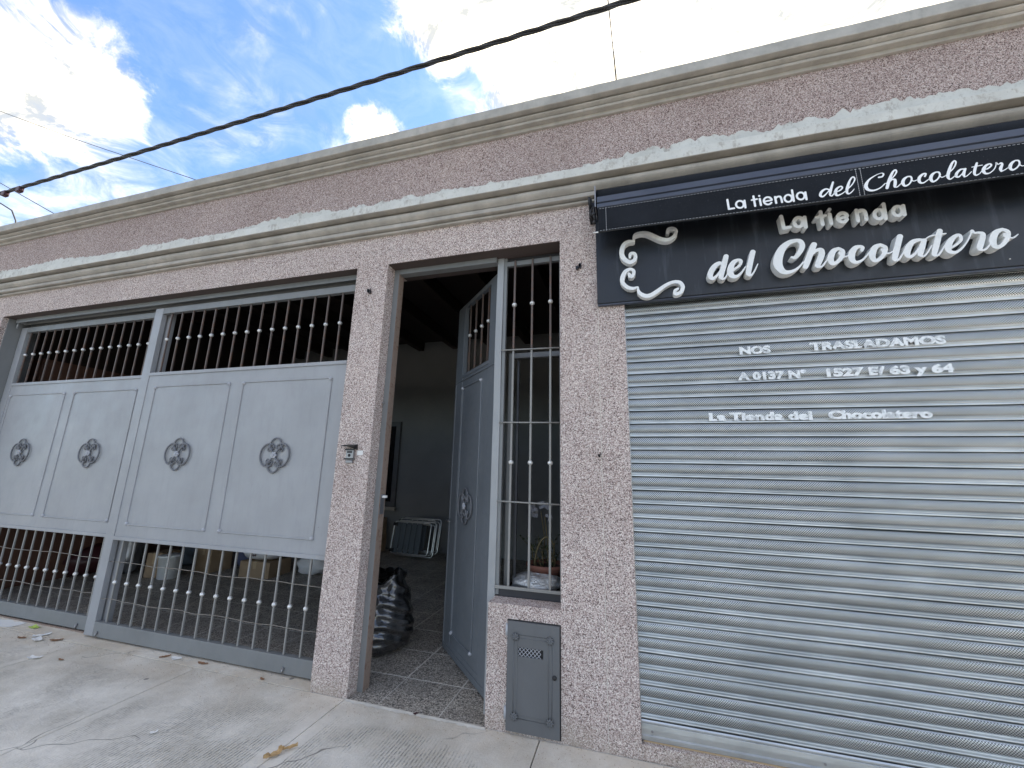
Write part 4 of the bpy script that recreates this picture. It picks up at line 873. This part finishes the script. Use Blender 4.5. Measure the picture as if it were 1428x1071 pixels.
# valance: a hanging strip with a soft wave
vl = MB(); nx, nz = 90, 5; grid = []
def vy(x, t): return -.2035-.0022*math.sin(x*4.1+.5)*t-.0015*math.sin(x*11)*t
for i in range(nx+1):
    x = ax0+.012+(ax1-ax0-.012)*i/nx
    for j in range(nz+1):
        t = j/nz; grid.append((x, vy(x, t), 3.107-.178*t-(.010*math.sin(min(1, max(0, x/3))*3.14))*t))
v2 = [(x, y+.0012, z) for x, y, z in grid]; nn = len(grid)
fs = []
for i in range(nx):
    for j in range(nz):
        a = i*(nz+1)+j; b = a+nz+1; fs.append((a, b, b+1, a+1)); fs.append((nn+a, nn+a+1, nn+b+1, nn+b))
for i in range(nx):
    a = i*(nz+1)+nz; b = a+nz+1; fs.append((a, b, nn+b, nn+a))
vl.add(grid+v2, fs, True); VAL = vl.obj('valance', M['canvas'], AW)
for n_, s_ in PRINT: solid_letter('lettering', s_, -.2072, -.2064, M['print'], VAL, .0011)
stt = MB(); x = ax0+.02
while x < ax1:
    for z in (3.098, 2.942-.010*math.sin(min(1, max(0, x/3))*3.14)):
        stt.box(x, x+.011, -.2068, -.2058, z-.0011, z+.0011)
    x += .018
for xx in (ax0+.060, 1.243, 1.264):
    z = 2.935
    while z < 3.10: stt.box(xx-.0012, xx+.0012, -.2070, -.2060, z, z+.010); z += .013
st_o = stt.obj('stitching', M['thread'], VAL); st_o['kind'] = 'stuff'
MB().tube([(ax0+.004, -.2045, 2.933), (ax1, -.2045, 2.928)], .0035, 6).obj('hem_rod', M['cable'], VAL)
MB().tube([(ax0-.022, -.2045, 2.934), (ax0+.010, -.2045, 2.934)], .005, 8).obj('rod_end', M['ball'], VAL)
br = MB().box(ax0-.010, ax0-.002, -.19, -.004, 3.13, 3.285)
br.obj('end_plate', M['steelgrey'], AW, bevel=.002)
bm_ = MB().box(ax0-.055, ax0-.035, -.09, -.001, 3.13, 3.27).box(ax0-.035, ax0-.0105, -.07, -.03, 3.19, 3.25)
bm_.tube([(ax0-.05, -.095, 3.26), (ax0-.05, -.13, 3.245), (ax0-.045, -.135, 3.20), (ax0-.045, -.10, 3.175)], .010, 7)
bm_.tube([(ax0-.018, -.17, 3.14), (ax0-.018, -.17, 3.08), (ax0-.012, -.16, 3.03)], .008, 7).sphere((ax0-.018, -.17, 3.09), .016, 8, 6).sphere((ax0-.016, -.165, 3.035), .013, 8, 6)
bm_.tube([(ax0-.03, -.14, 3.16), (ax0-.04, -.15, 3.12), (ax0-.035, -.15, 3.09)], .007, 6)
bm_.obj('bracket', M['blackmetal'], AW)
rg_ = [(ax0-.045, -.12+.020*math.cos(a*math.pi/6), 3.135+.024*math.sin(a*math.pi/6)) for a in range(12)]
MB().tube(rg_, .005, 6, closed=True).obj('crank_eye', M['blackmetal'], AW)

# ================================================================== THINGS INSIDE
def blob(name, c, r, m, seed, parent=None, bumpy=.12, nu=26, nv=18, topknot=None, flat=0.75, freq=3.0):
    """a lumpy sagging bag"""
    rnd = random.Random(seed); ph = [rnd.uniform(0, 6.28) for _ in range(12)]
    vs = []; fs = []
    for i in range(nv+1):
        th = math.pi*i/nv
        for j in range(nu):
            a = 2*math.pi*j/nu
            d = Vector((math.sin(th)*math.cos(a), math.sin(th)*math.sin(a), math.cos(th)))
            sq = (abs(d.x)**2.6+abs(d.y)**2.6+abs(d.z)**2.6)**(-1/2.6)
            k = 1+bumpy*(.5*math.sin(freq*a+ph[0]+2*d.z)+.35*math.sin((freq+2)*a+ph[1]-5*d.z)+.4*math.sin(7*d.z+ph[2]+a)+.22*math.sin(9*a+ph[3]+13*d.z)+.18*math.sin(17*d.z+ph[4]+5*a))
            p = d*sq*k; z = p.z*r[2]
            if topknot and d.z > .75: z += topknot*(d.z-.75)*4*(.6+.4*math.sin(3*a+ph[5]))
            vs.append((c[0]+p.x*r[0], c[1]+p.y*r[1], max(c[2]+z, c[2]-r[2]*.98)))
    for i in range(nv):
        for j in range(nu): fs.append((i*nu+j, (i+1)*nu+j, (i+1)*nu+(j+1) % nu, i*nu+(j+1) % nu))
    return MB().add(vs, fs, True).obj(name, m, parent)
# the garbage bag just inside the door
gb = MB(); rnd = random.Random(21); nu, nv = 64, 46
prof_r = [(0, .20), (.03, .255), (.10, .285), (.22, .30), (.36, .285), (.48, .25), (.56, .215), (.61, .195), (.645, .20), (.655, .16)]
def lerp(tab, z):
    for (a, ra), (b, rb) in zip(tab[:-1], tab[1:]):
        if z <= b: return ra+(rb-ra)*(z-a)/(b-a)
    return tab[-1][1]
vs = []; fs = []
for i in range(nv+1):
    z = .655*i/nv
    for j in range(nu):
        a = 2*math.pi*j/nu
        r0 = lerp(prof_r, z)
        fold = .016*abs(math.sin(24*z+2.0*math.sin(a*2+z*5)+a))*min(1, z*6)+.008*math.sin(38*z+2.2*math.sin(a*2)+a)*min(1, z*6)+.007*math.sin(71*z+3*math.sin(a*3+1)+2*a)+.012*math.sin(5*a+6*z)+.006*math.sin(13*a-9*z)
        rr_ = r0+fold
        zz = z + (.030*math.sin(2*a+.6)+.028*math.sin(3*a+2.0)+.014*math.sin(9*a))*max(0, (z-.50)/.155)
        vs.append((rr_*math.cos(a), rr_*.92*math.sin(a), zz))
for i in range(nv):
    for j in range(nu): fs.append((i*nu+j, i*nu+(j+1) % nu, (i+1)*nu+(j+1) % nu, (i+1)*nu+j))
b0 = len(vs); vs += [(.13*math.cos(2*math.pi*j/nu), .12*math.sin(2*math.pi*j/nu), .60+.02*math.sin(4*math.pi*j/nu)) for j in range(nu)]
for j in range(nu): fs.append((nv*nu+j, nv*nu+(j+1) % nu, b0+(j+1) % nu, b0+j))
b1 = len(vs); vs += [(.03*math.cos(2*math.pi*j/nu), .03*math.sin(2*math.pi*j/nu), .575) for j in range(nu)]
for j in range(nu): fs.append((b0+j, b0+(j+1) % nu, b1+(j+1) % nu, b1+j))
fs.append(tuple(b1+j for j in range(nu))); fs.append(tuple(reversed(range(nu))))
gb.add(vs, fs, True); g = gb.obj('garbage_bag', M['bag']); g.location = (-2.105, .74, .002); g.scale = (1, 1, .88)
tago(g, 'full shiny black garbage bag standing on the tiles just inside the doorway', 'garbage bag')

# folded beach chairs leaning on their side
def folding_chair(loc, rz, label, tiltx):
    t = thing('folding_chair', label, 'folding chair', loc, 'folded chairs by the back wall', (R(tiltx), 0, rz))
    def loop(x0, x1, z0, z1, y, name, c=.05, mm='alu'):
        pts = []
        for cx, cz, a in ((x0+c, z0+c, 180), (x1-c, z0+c, 270), (x1-c, z1-c, 0), (x0+c, z1-c, 90)):
            for k in range(4): pts.append((cx+c*math.cos(R(a+30*k)), y, cz+c*math.sin(R(a+30*k))))
        MB().tube(pts, .011, 8, closed=True).obj(name, M[mm], t)
    loop(0, .72, .02, .52, 0, 'seat_frame'); loop(.05, .80, .0, .54, .035, 'leg_frame'); loop(.12, .76, .03, .50, .06, 'back_frame')
    for k in range(5):
        MB().box(.04+.105*k, .132+.105*k, -.004, .0, .03, .51).obj('webbing_strip', M['webbing'], t)
    MB().box(-.01, .07, -.02, .03, .04, .09).box(-.01, .07, -.02, .03, .45, .50).obj('armrest', M['blackmetal'], t)
folding_chair((-3.95, 3.85, .06), R(-4), 'folded grey webbing chair with aluminium tubes, front one by the back wall', -10)
folding_chair((-3.92, 3.97, .10), R(-5), 'folded aluminium chair, the rear one of the two leaning inside', -10)

def carton(c, s, rz, label, tape=True, group=None, m='cardboard', flaps=False):
    t = thing('cardboard_box', label, 'cardboard box', c, group, (0, 0, rz))
    MB().box(-s[0]/2, s[0]/2, -s[1]/2, s[1]/2, 0, s[2]).obj('carton', M[m], t, bevel=.004)
    if tape:
        MB().box(-.025, .025, -s[1]/2-.0015, s[1]/2+.0015, s[2]*.55, s[2]+.0015).obj('tape', M['tape'], t)
    if flaps:
        for sg in (1, -1):
            MB().add([(-s[0]/2, sg*s[1]/2, s[2]), (s[0]/2, sg*s[1]/2, s[2]), (s[0]/2, sg*(s[1]/2+.09), s[2]+.07), (-s[0]/2, sg*(s[1]/2+.09), s[2]+.07),
                      (-s[0]/2, sg*s[1]/2, s[2]-.004), (s[0]/2, sg*s[1]/2, s[2]-.004), (s[0]/2, sg*(s[1]/2+.09), s[2]+.066), (-s[0]/2, sg*(s[1]/2+.09), s[2]+.066)],
                     [(0,1,2,3),(4,7,6,5),(0,4,5,1),(1,5,6,2),(2,6,7,3),(3,7,4,0)]).obj('flap', M['cardboard'], t)
    return t
carton((-4.55, 4.15, 0), (.42, .38, .30), .05, 'cardboard box at the back wall, bottom of the pair left of the folded chairs', group='boxes by the back wall')
carton((-4.56, 4.16, .303), (.40, .36, .28), -.06, 'cardboard box stacked on top of another at the back wall', group='boxes by the back wall')
carton((-6.05, 1.72, 0), (.22, .26, .30), .2, 'narrow upright cardboard box just left of the white bucket')
carton((-5.76, 2.20, 0), (.34, .30, .40), -.1, 'brown cardboard box standing behind and right of the white bucket')
c_ = carton((-4.87, 2.25, 0), (.46, .40, .20), .08, 'low cardboard box carrying the white printed bag')
# white printed bag on it
wb = thing('printed_bag', 'white bag with reddish printed writing lying on the low cardboard box', 'bag', (-4.87, 2.22, .203), rot=(0, 0, .08))
blob('sack', (0, 0, .13), (.27, .20, .13), M['whitecloth'], 5, wb, .05)
for i, s_ in enumerate(('TIENDA', 'Y TRAJE', 'del')):
    font_text('printed_word', s_, -.10+.02*i, .165-.045*i, .20-.05*i, .028, -.212, M['maroon'], wb, bold=.02, thick=.004)
# bucket
bk = thing('paint_bucket', 'white plastic bucket with a wire handle standing on the garage floor', 'bucket', (-5.84, 1.66, 0))
MB().lathe([(.001, .002), (.100, .0), (.106, .004), (.124, .262), (.132, .264), (.132, .282), (.124, .284), (.120, .27), (.102, .012), (.001, .010)], n=28).obj('pail', M['whiteplastic'], bk)
MB().lathe([(.001, .290), (.126, .288), (.134, .284), (.134, .270)], n=28).obj('lid', M['whiteplastic'], bk)
MB().tube([(.130*math.cos(a*math.pi/10), -.02-.03*math.sin(a*math.pi/10), .262-.10*math.sin(a*math.pi/10)) for a in range(11)], .0022, 5).obj('handle', M['alu'], bk)
o = blob('cloth_bundle', (-6.25, 2.35, .16), (.20, .2, .16), M['webbing'], 9, None, .12); tago(o, 'crumpled dark grey cloth bundle behind the narrow box', 'cloth bundle')
o = blob('patterned_bag', (-6.55, 1.62, .27), (.15, .14, .27), M['steelgrey'], 12, None, .16); tago(o, 'crumpled grey shiny bag beside the gate overlap', 'bag')
o = blob('cloth_bundle', (-5.35, 2.45, .19), (.16, .2, .19), M['blueplastic'], 14, None, .1); tago(o, 'dusky blue cloth bundle between the boxes', 'cloth bundle')
o = blob('cloth_bundle', (-4.30, 2.55, .12), (.22, .2, .12), M['whitecloth'], 16, None, .1); tago(o, 'pale cloth heap right of the printed bag', 'cloth bundle')
o = blob('red_cloth', (-4.15, 2.75, .17), (.14, .15, .17), M['redcloth'], 17, None, .1); tago(o, 'bright red cloth heap near the pillar', 'cloth bundle')
o = blob('maroon_sack', (-7.0, 1.55, .18), (.24, .38, .18), M['maroon'], 18, None, .1); tago(o, 'slumped dark maroon sack behind the rear gate leaf', 'sack')
o = blob('white_bag', (-6.75, 1.95, .42), (.13, .12, .08), M['whitecloth'], 19, None, .14); tago(o, 'small white plastic bag on the pile by the gate overlap', 'bag')
# brown wardrobe by the side wall
wd = thing('wardrobe', 'tall reddish brown wooden wardrobe against the left garage wall', 'wardrobe')
box('carcass', -7.245, -6.99, .50, 2.60, .0, 2.70, M['browndoor'], wd, bevel=.006)
for i in range(4): box('door', -6.989, -6.968, .51+.52*i, 1.015+.52*i, .08, 2.66, M['browndoor'], wd, bevel=.004)
# things on the ledge behind the grille
o = blob('silver_bag', (-.64, .32, .718), (.165, .12, .055), M['silver'], 31, None, .13, 36, 20); tago(o, 'crumpled silver plastic bag lying on the ledge behind the bars', 'bag')
pt = thing('plant_pot', 'wide terracotta bowl with a dry twisted plant on the ledge', 'plant pot', (-.60, .46, .70))
MB().lathe([(.001, 0), (.085, 0), (.13, .085), (.142, .10), (.142, .118), (.13, .118), (.12, .09), (.001, .085)], n=24).obj('bowl', M['terracotta'], pt)
MB().lathe([(.001, .095), (.121, .092)], n=18).obj('soil', M['soil'], pt)
rnd = random.Random(8); pl = MB(); lf = MB()
for k in range(9):
    a = rnd.uniform(0, 6.28); r_ = rnd.uniform(.02, .09); x, y = r_*math.cos(a), r_*.7*math.sin(a); z = .09; pts = [(x, y, z)]
    dx, dy = rnd.uniform(-.02, .02), rnd.uniform(-.02, .02)
    for q in range(8):
        x += dx; y += dy; z += rnd.uniform(.012, .034); dx = dx*.8+rnd.uniform(-.016, .016); dy = dy*.8+rnd.uniform(-.012, .012); pts.append((x, y, z))
        for _ in range(3):
            u = Vector((rnd.uniform(-1, 1), rnd.uniform(-1, 1), rnd.uniform(-.2, 1))).normalized()*rnd.uniform(.02, .04); w_ = u.cross(Vector((0, 0, 1))).normalized()*.008
            p0 = Vector(pts[-1]); lf.add([p0, p0+u*.5+w_, p0+u, p0+u*.5-w_], [(0, 1, 2, 3)])
    pl.tube(pts, [.005-.0004*i for i in range(len(pts))], 5)
pl.obj('stem', M['drystem'], pt); o = lf.obj('leaves', M['leaf'], pt); o['kind'] = 'stuff'
arcp = [(-.07+.07*(1-math.cos(a*math.pi/12)), -.06, .10+.20*math.sin(a*math.pi/14)) for a in range(13)]
MB().tube(arcp, .006, 6).obj('dry_stalk', M['drystem'], pt)
fw = thing('artificial_flowers', 'pale drooping flower bunch hanging behind the window bars', 'flowers', (-.66, .55, 1.16))
rnd = random.Random(18); pe = MB()
for k in range(9):
    c = Vector((rnd.uniform(-.07, .07), rnd.uniform(-.03, .03), rnd.uniform(-.07, .07)))
    for q in range(6):
        u = Vector((rnd.uniform(-1, 1), rnd.uniform(-1, .2), rnd.uniform(-1, 1))).normalized()*.035; w_ = u.cross(Vector((0, 1, 0))).normalized()*.014
        pe.add([c, c+u*.6+w_, c+u, c+u*.6-w_], [(0, 1, 2, 3)])
o = pe.obj('petals', M['petal'], fw); o['kind'] = 'stuff'
MB().tube([(0, .02, -.46), (.03, .01, -.2), (0, 0, .0)], .004, 5).tube([(.06, .02, -.46), (.05, .0, -.2), (.03, 0, -.04)], .004, 5).obj('stem', M['drystem'], fw)

# ================================================================== CABLES
yc = -.5
def cz(z): return CH+(z-CH)*((CD+yc)/(CD-.8))
def cx(x): return x*((CD+yc)/(CD-.8))
def catz(x):      # a slightly sagging line through three measured points
    P_ = [(cx(-5.2895), cz(3.7545)), (cx(-1.5818), cz(3.8366)), (cx(.0962), cz(3.8942))]
    s = 0
    for i in range(3):
        t = P_[i][1]
        for j in range(3):
            if j != i: t *= (x-P_[j][0])/(P_[i][0]-P_[j][0])
        s += t
    return s
tw = thing('twisted_cable', 'thick black twisted service cable strung across in front of the parapet', 'cable')
X0, X1 = -12.0, 6.0
for s_ in range(3):
    pts = []
    nseg = 420
    for i in range(nseg+1):
        x = X0+(X1-X0)*i/nseg; ph = x*2*math.pi/.62+s_*2.094
        pts.append((x, yc+.0085*math.cos(ph), catz(x)+.0085*math.sin(ph)))
    MB().tube(pts, .0088, 6).obj('strand', M['cable'], tw)
for xx, dz in ((-6.10, -.02), (-5.86, -.018)):
    MB().box(xx-.03, xx+.03, yc-.02, yc+.02, catz(xx)-.05, catz(xx)+.005).tube([(xx+.02, yc, catz(xx)-.03), (xx+.05, yc, catz(xx)-.045)], .012, 6).obj('connector', M['maroon'], tw, bevel=.006)
def wire(label, pts, r):
    o = MB().tube(pts, r, 6).obj('thin_wire', M['cable']); tago(o, label, 'wire')
d_ = Vector((-5.946, 1, 5.483))-Vector((-11.711, 1, 8.188))
wire('thin straight wire running down behind the parapet at upper left', [Vector((-11.711, 1, 8.188))-d_*.8, (-11.711, 1, 8.188), (-8.9, 1, 6.84), (-5.946, 1, 5.483), Vector((-5.946, 1, 5.483))+d_*.35], .005)
d_ = Vector((-9.016, 1, 5.46))-Vector((-10.848, 1, 6.386))
wire('short thin wire below the thick cable at the left edge', [Vector((-10.848, 1, 6.386))-d_*2, (-10.848, 1, 6.386), (-9.016, 1, 5.46), Vector((-9.016, 1, 5.46))+d_*.9], .007)
wire('curved thin wire dropping to the parapet at the far left', [(-9.9, .5, 5.62), (-9.133, .5, 5.297), (-8.75, .5, 5.10), (-8.56, .5, 4.893), (-8.45, .5, 4.6), (-8.43, .45, 4.15)], .010)
wire('thin upright wire rising from the parapet coping right of centre', [(.012, .0, 4.165), (-.008, .05, 4.7), (-.032, .1, 5.227), (-.12, .12, 7.2)], .0052)

# ================================================================== LITTER
def scrap(name, x, y, w, h, rz, m, label, cat, seed, curl=.012, pointed=False):
    rnd = random.Random(seed); mb = MB(); n = 7; vs = []
    for i in range(n+1):
        t = i/n; hw = h/2*(math.sin(math.pi*min(.97, max(.03, t)))**.7 if pointed else 1)*(1+rnd.uniform(-.22, .22))
        z = .003+curl*(t-.5)**2*2+rnd.uniform(0, .35)*curl
        vs += [(w*(t-.5), -hw, z+rnd.uniform(0, .3)*curl), (w*(t-.5), rnd.uniform(-.1, .1)*h, .0025+z*.4), (w*(t-.5), hw, z+rnd.uniform(0, .3)*curl)]
    up_ = [(a, b, c+.0007) for a, b, c in vs]; k = len(vs); fs = []
    for i in range(n):
        for j in range(2):
            a = i*3+j; fs += [(a, a+3, a+4, a+1), (k+a, k+a+1, k+a+4, k+a+3)]
    for i in range(n): fs += [(i*3, k+i*3, k+i*3+3, i*3+3), (i*3+2, i*3+5, k+i*3+5, k+i*3+2)]
    mb.add(vs+up_, fs); o = mb.obj(name, m); o.location = (x, y, 0); o.rotation_euler = (0, 0, rz); tago(o, label, cat)
scrap('paper_sheet', -5.48, .06, .34, .13, .1, M['paper'], 'flat white paper sheet on the pavement at the far left of the gate', 'paper', 1, .006)
scrap('candy_wrapper', -5.12, .09, .10, .045, -.1, M['yellowpaper'], 'yellow green wrapper at the foot of the rear gate leaf', 'wrapper', 2)
scrap('torn_paper', -4.84, .0, .11, .05, .8, M['paper'], 'torn white paper scrap, upper one near the gate overlap', 'paper', 3)
scrap('torn_paper', -4.76, -.06, .12, .055, -.3, M['paper'], 'torn white paper scrap lying just below its twin', 'paper', 4)
scrap('torn_paper', -4.34, -.27, .09, .035, .2, M['paper'], 'small torn white scrap alone on the concrete at left', 'paper', 5)
scrap('torn_paper', -3.36, .055, .09, .05, .1, M['paper'], 'white pointed scrap close to the bottom rail of the front leaf', 'paper', 6, pointed=True)
scrap('torn_paper', -2.56, -.62, .035, .02, .6, M['paper'], 'tiny white fleck on the middle of the pavement', 'paper', 16)
scrap('dry_leaf', -4.92, -.08, .08, .035, .2, M['dryleaf'], 'brown dry leaf left of the torn papers', 'leaf', 7, pointed=True)
scrap('dry_leaf', -4.60, -.02, .09, .04, .6, M['dryleaf'], 'brown dry leaf right of the torn papers', 'leaf', 8, pointed=True)
scrap('dry_leaf', -4.12, -.23, .05, .02, .1, M['dryleaf'], 'reddish leaf fragment on open concrete at left', 'leaf', 9, pointed=True)
scrap('dry_leaf', -3.47, .05, .07, .03, 1.0, M['dryleaf'], 'curled leaf fragment left of the pointed white scrap', 'leaf', 10, pointed=True)
scrap('dry_leaf', -3.10, .06, .09, .035, .05, M['dryleaf'], 'flat tan brown leaf under the front gate leaf', 'leaf', 11, pointed=True)
scrap('dry_leaf', -2.50, .02, .05, .02, -.3, M['dryleaf'], 'small leaf near the pillar end of the gate', 'leaf', 12, pointed=True)
scrap('dry_leaf', -1.30, -.01, .032, .018, .5, M['maroon'], 'small dark red leaf on the doorstep edge', 'leaf', 13, pointed=True)
scrap('straw_leaf', -1.80, -.56, .10, .045, 1.2, M['tanleaf'], 'tan frayed straw coloured leaf at the bottom of the picture', 'leaf', 14, .03, True)
scrap('straw_leaf', -1.77, -.50, .09, .022, .7, M['tanleaf'], 'slim tan shred touching the frayed leaf', 'leaf', 15, .03, True)
# fine grit swept against the wall
gr = MB(); rnd = random.Random(77)
for k in range(1400):
    x = rnd.uniform(-6.6, 1.2); y = -abs(rnd.gauss(0, .10))-.004
    if -6.8 < x < -2.09: y += rnd.choice((0, .09))
    s_ = rnd.uniform(.001, .0028); gr.add([(x-s_, y-s_, 0), (x+s_, y-s_*.6, 0), (x+s_*.2, y+s_, 0), (x, y, s_*1.3)], [(0, 1, 3), (1, 2, 3), (2, 0, 3)])
o = gr.obj('grit', M['cardboard']); o['kind'] = 'stuff'; tago(o, 'fine brown grit swept along the foot of the facade', 'grit')
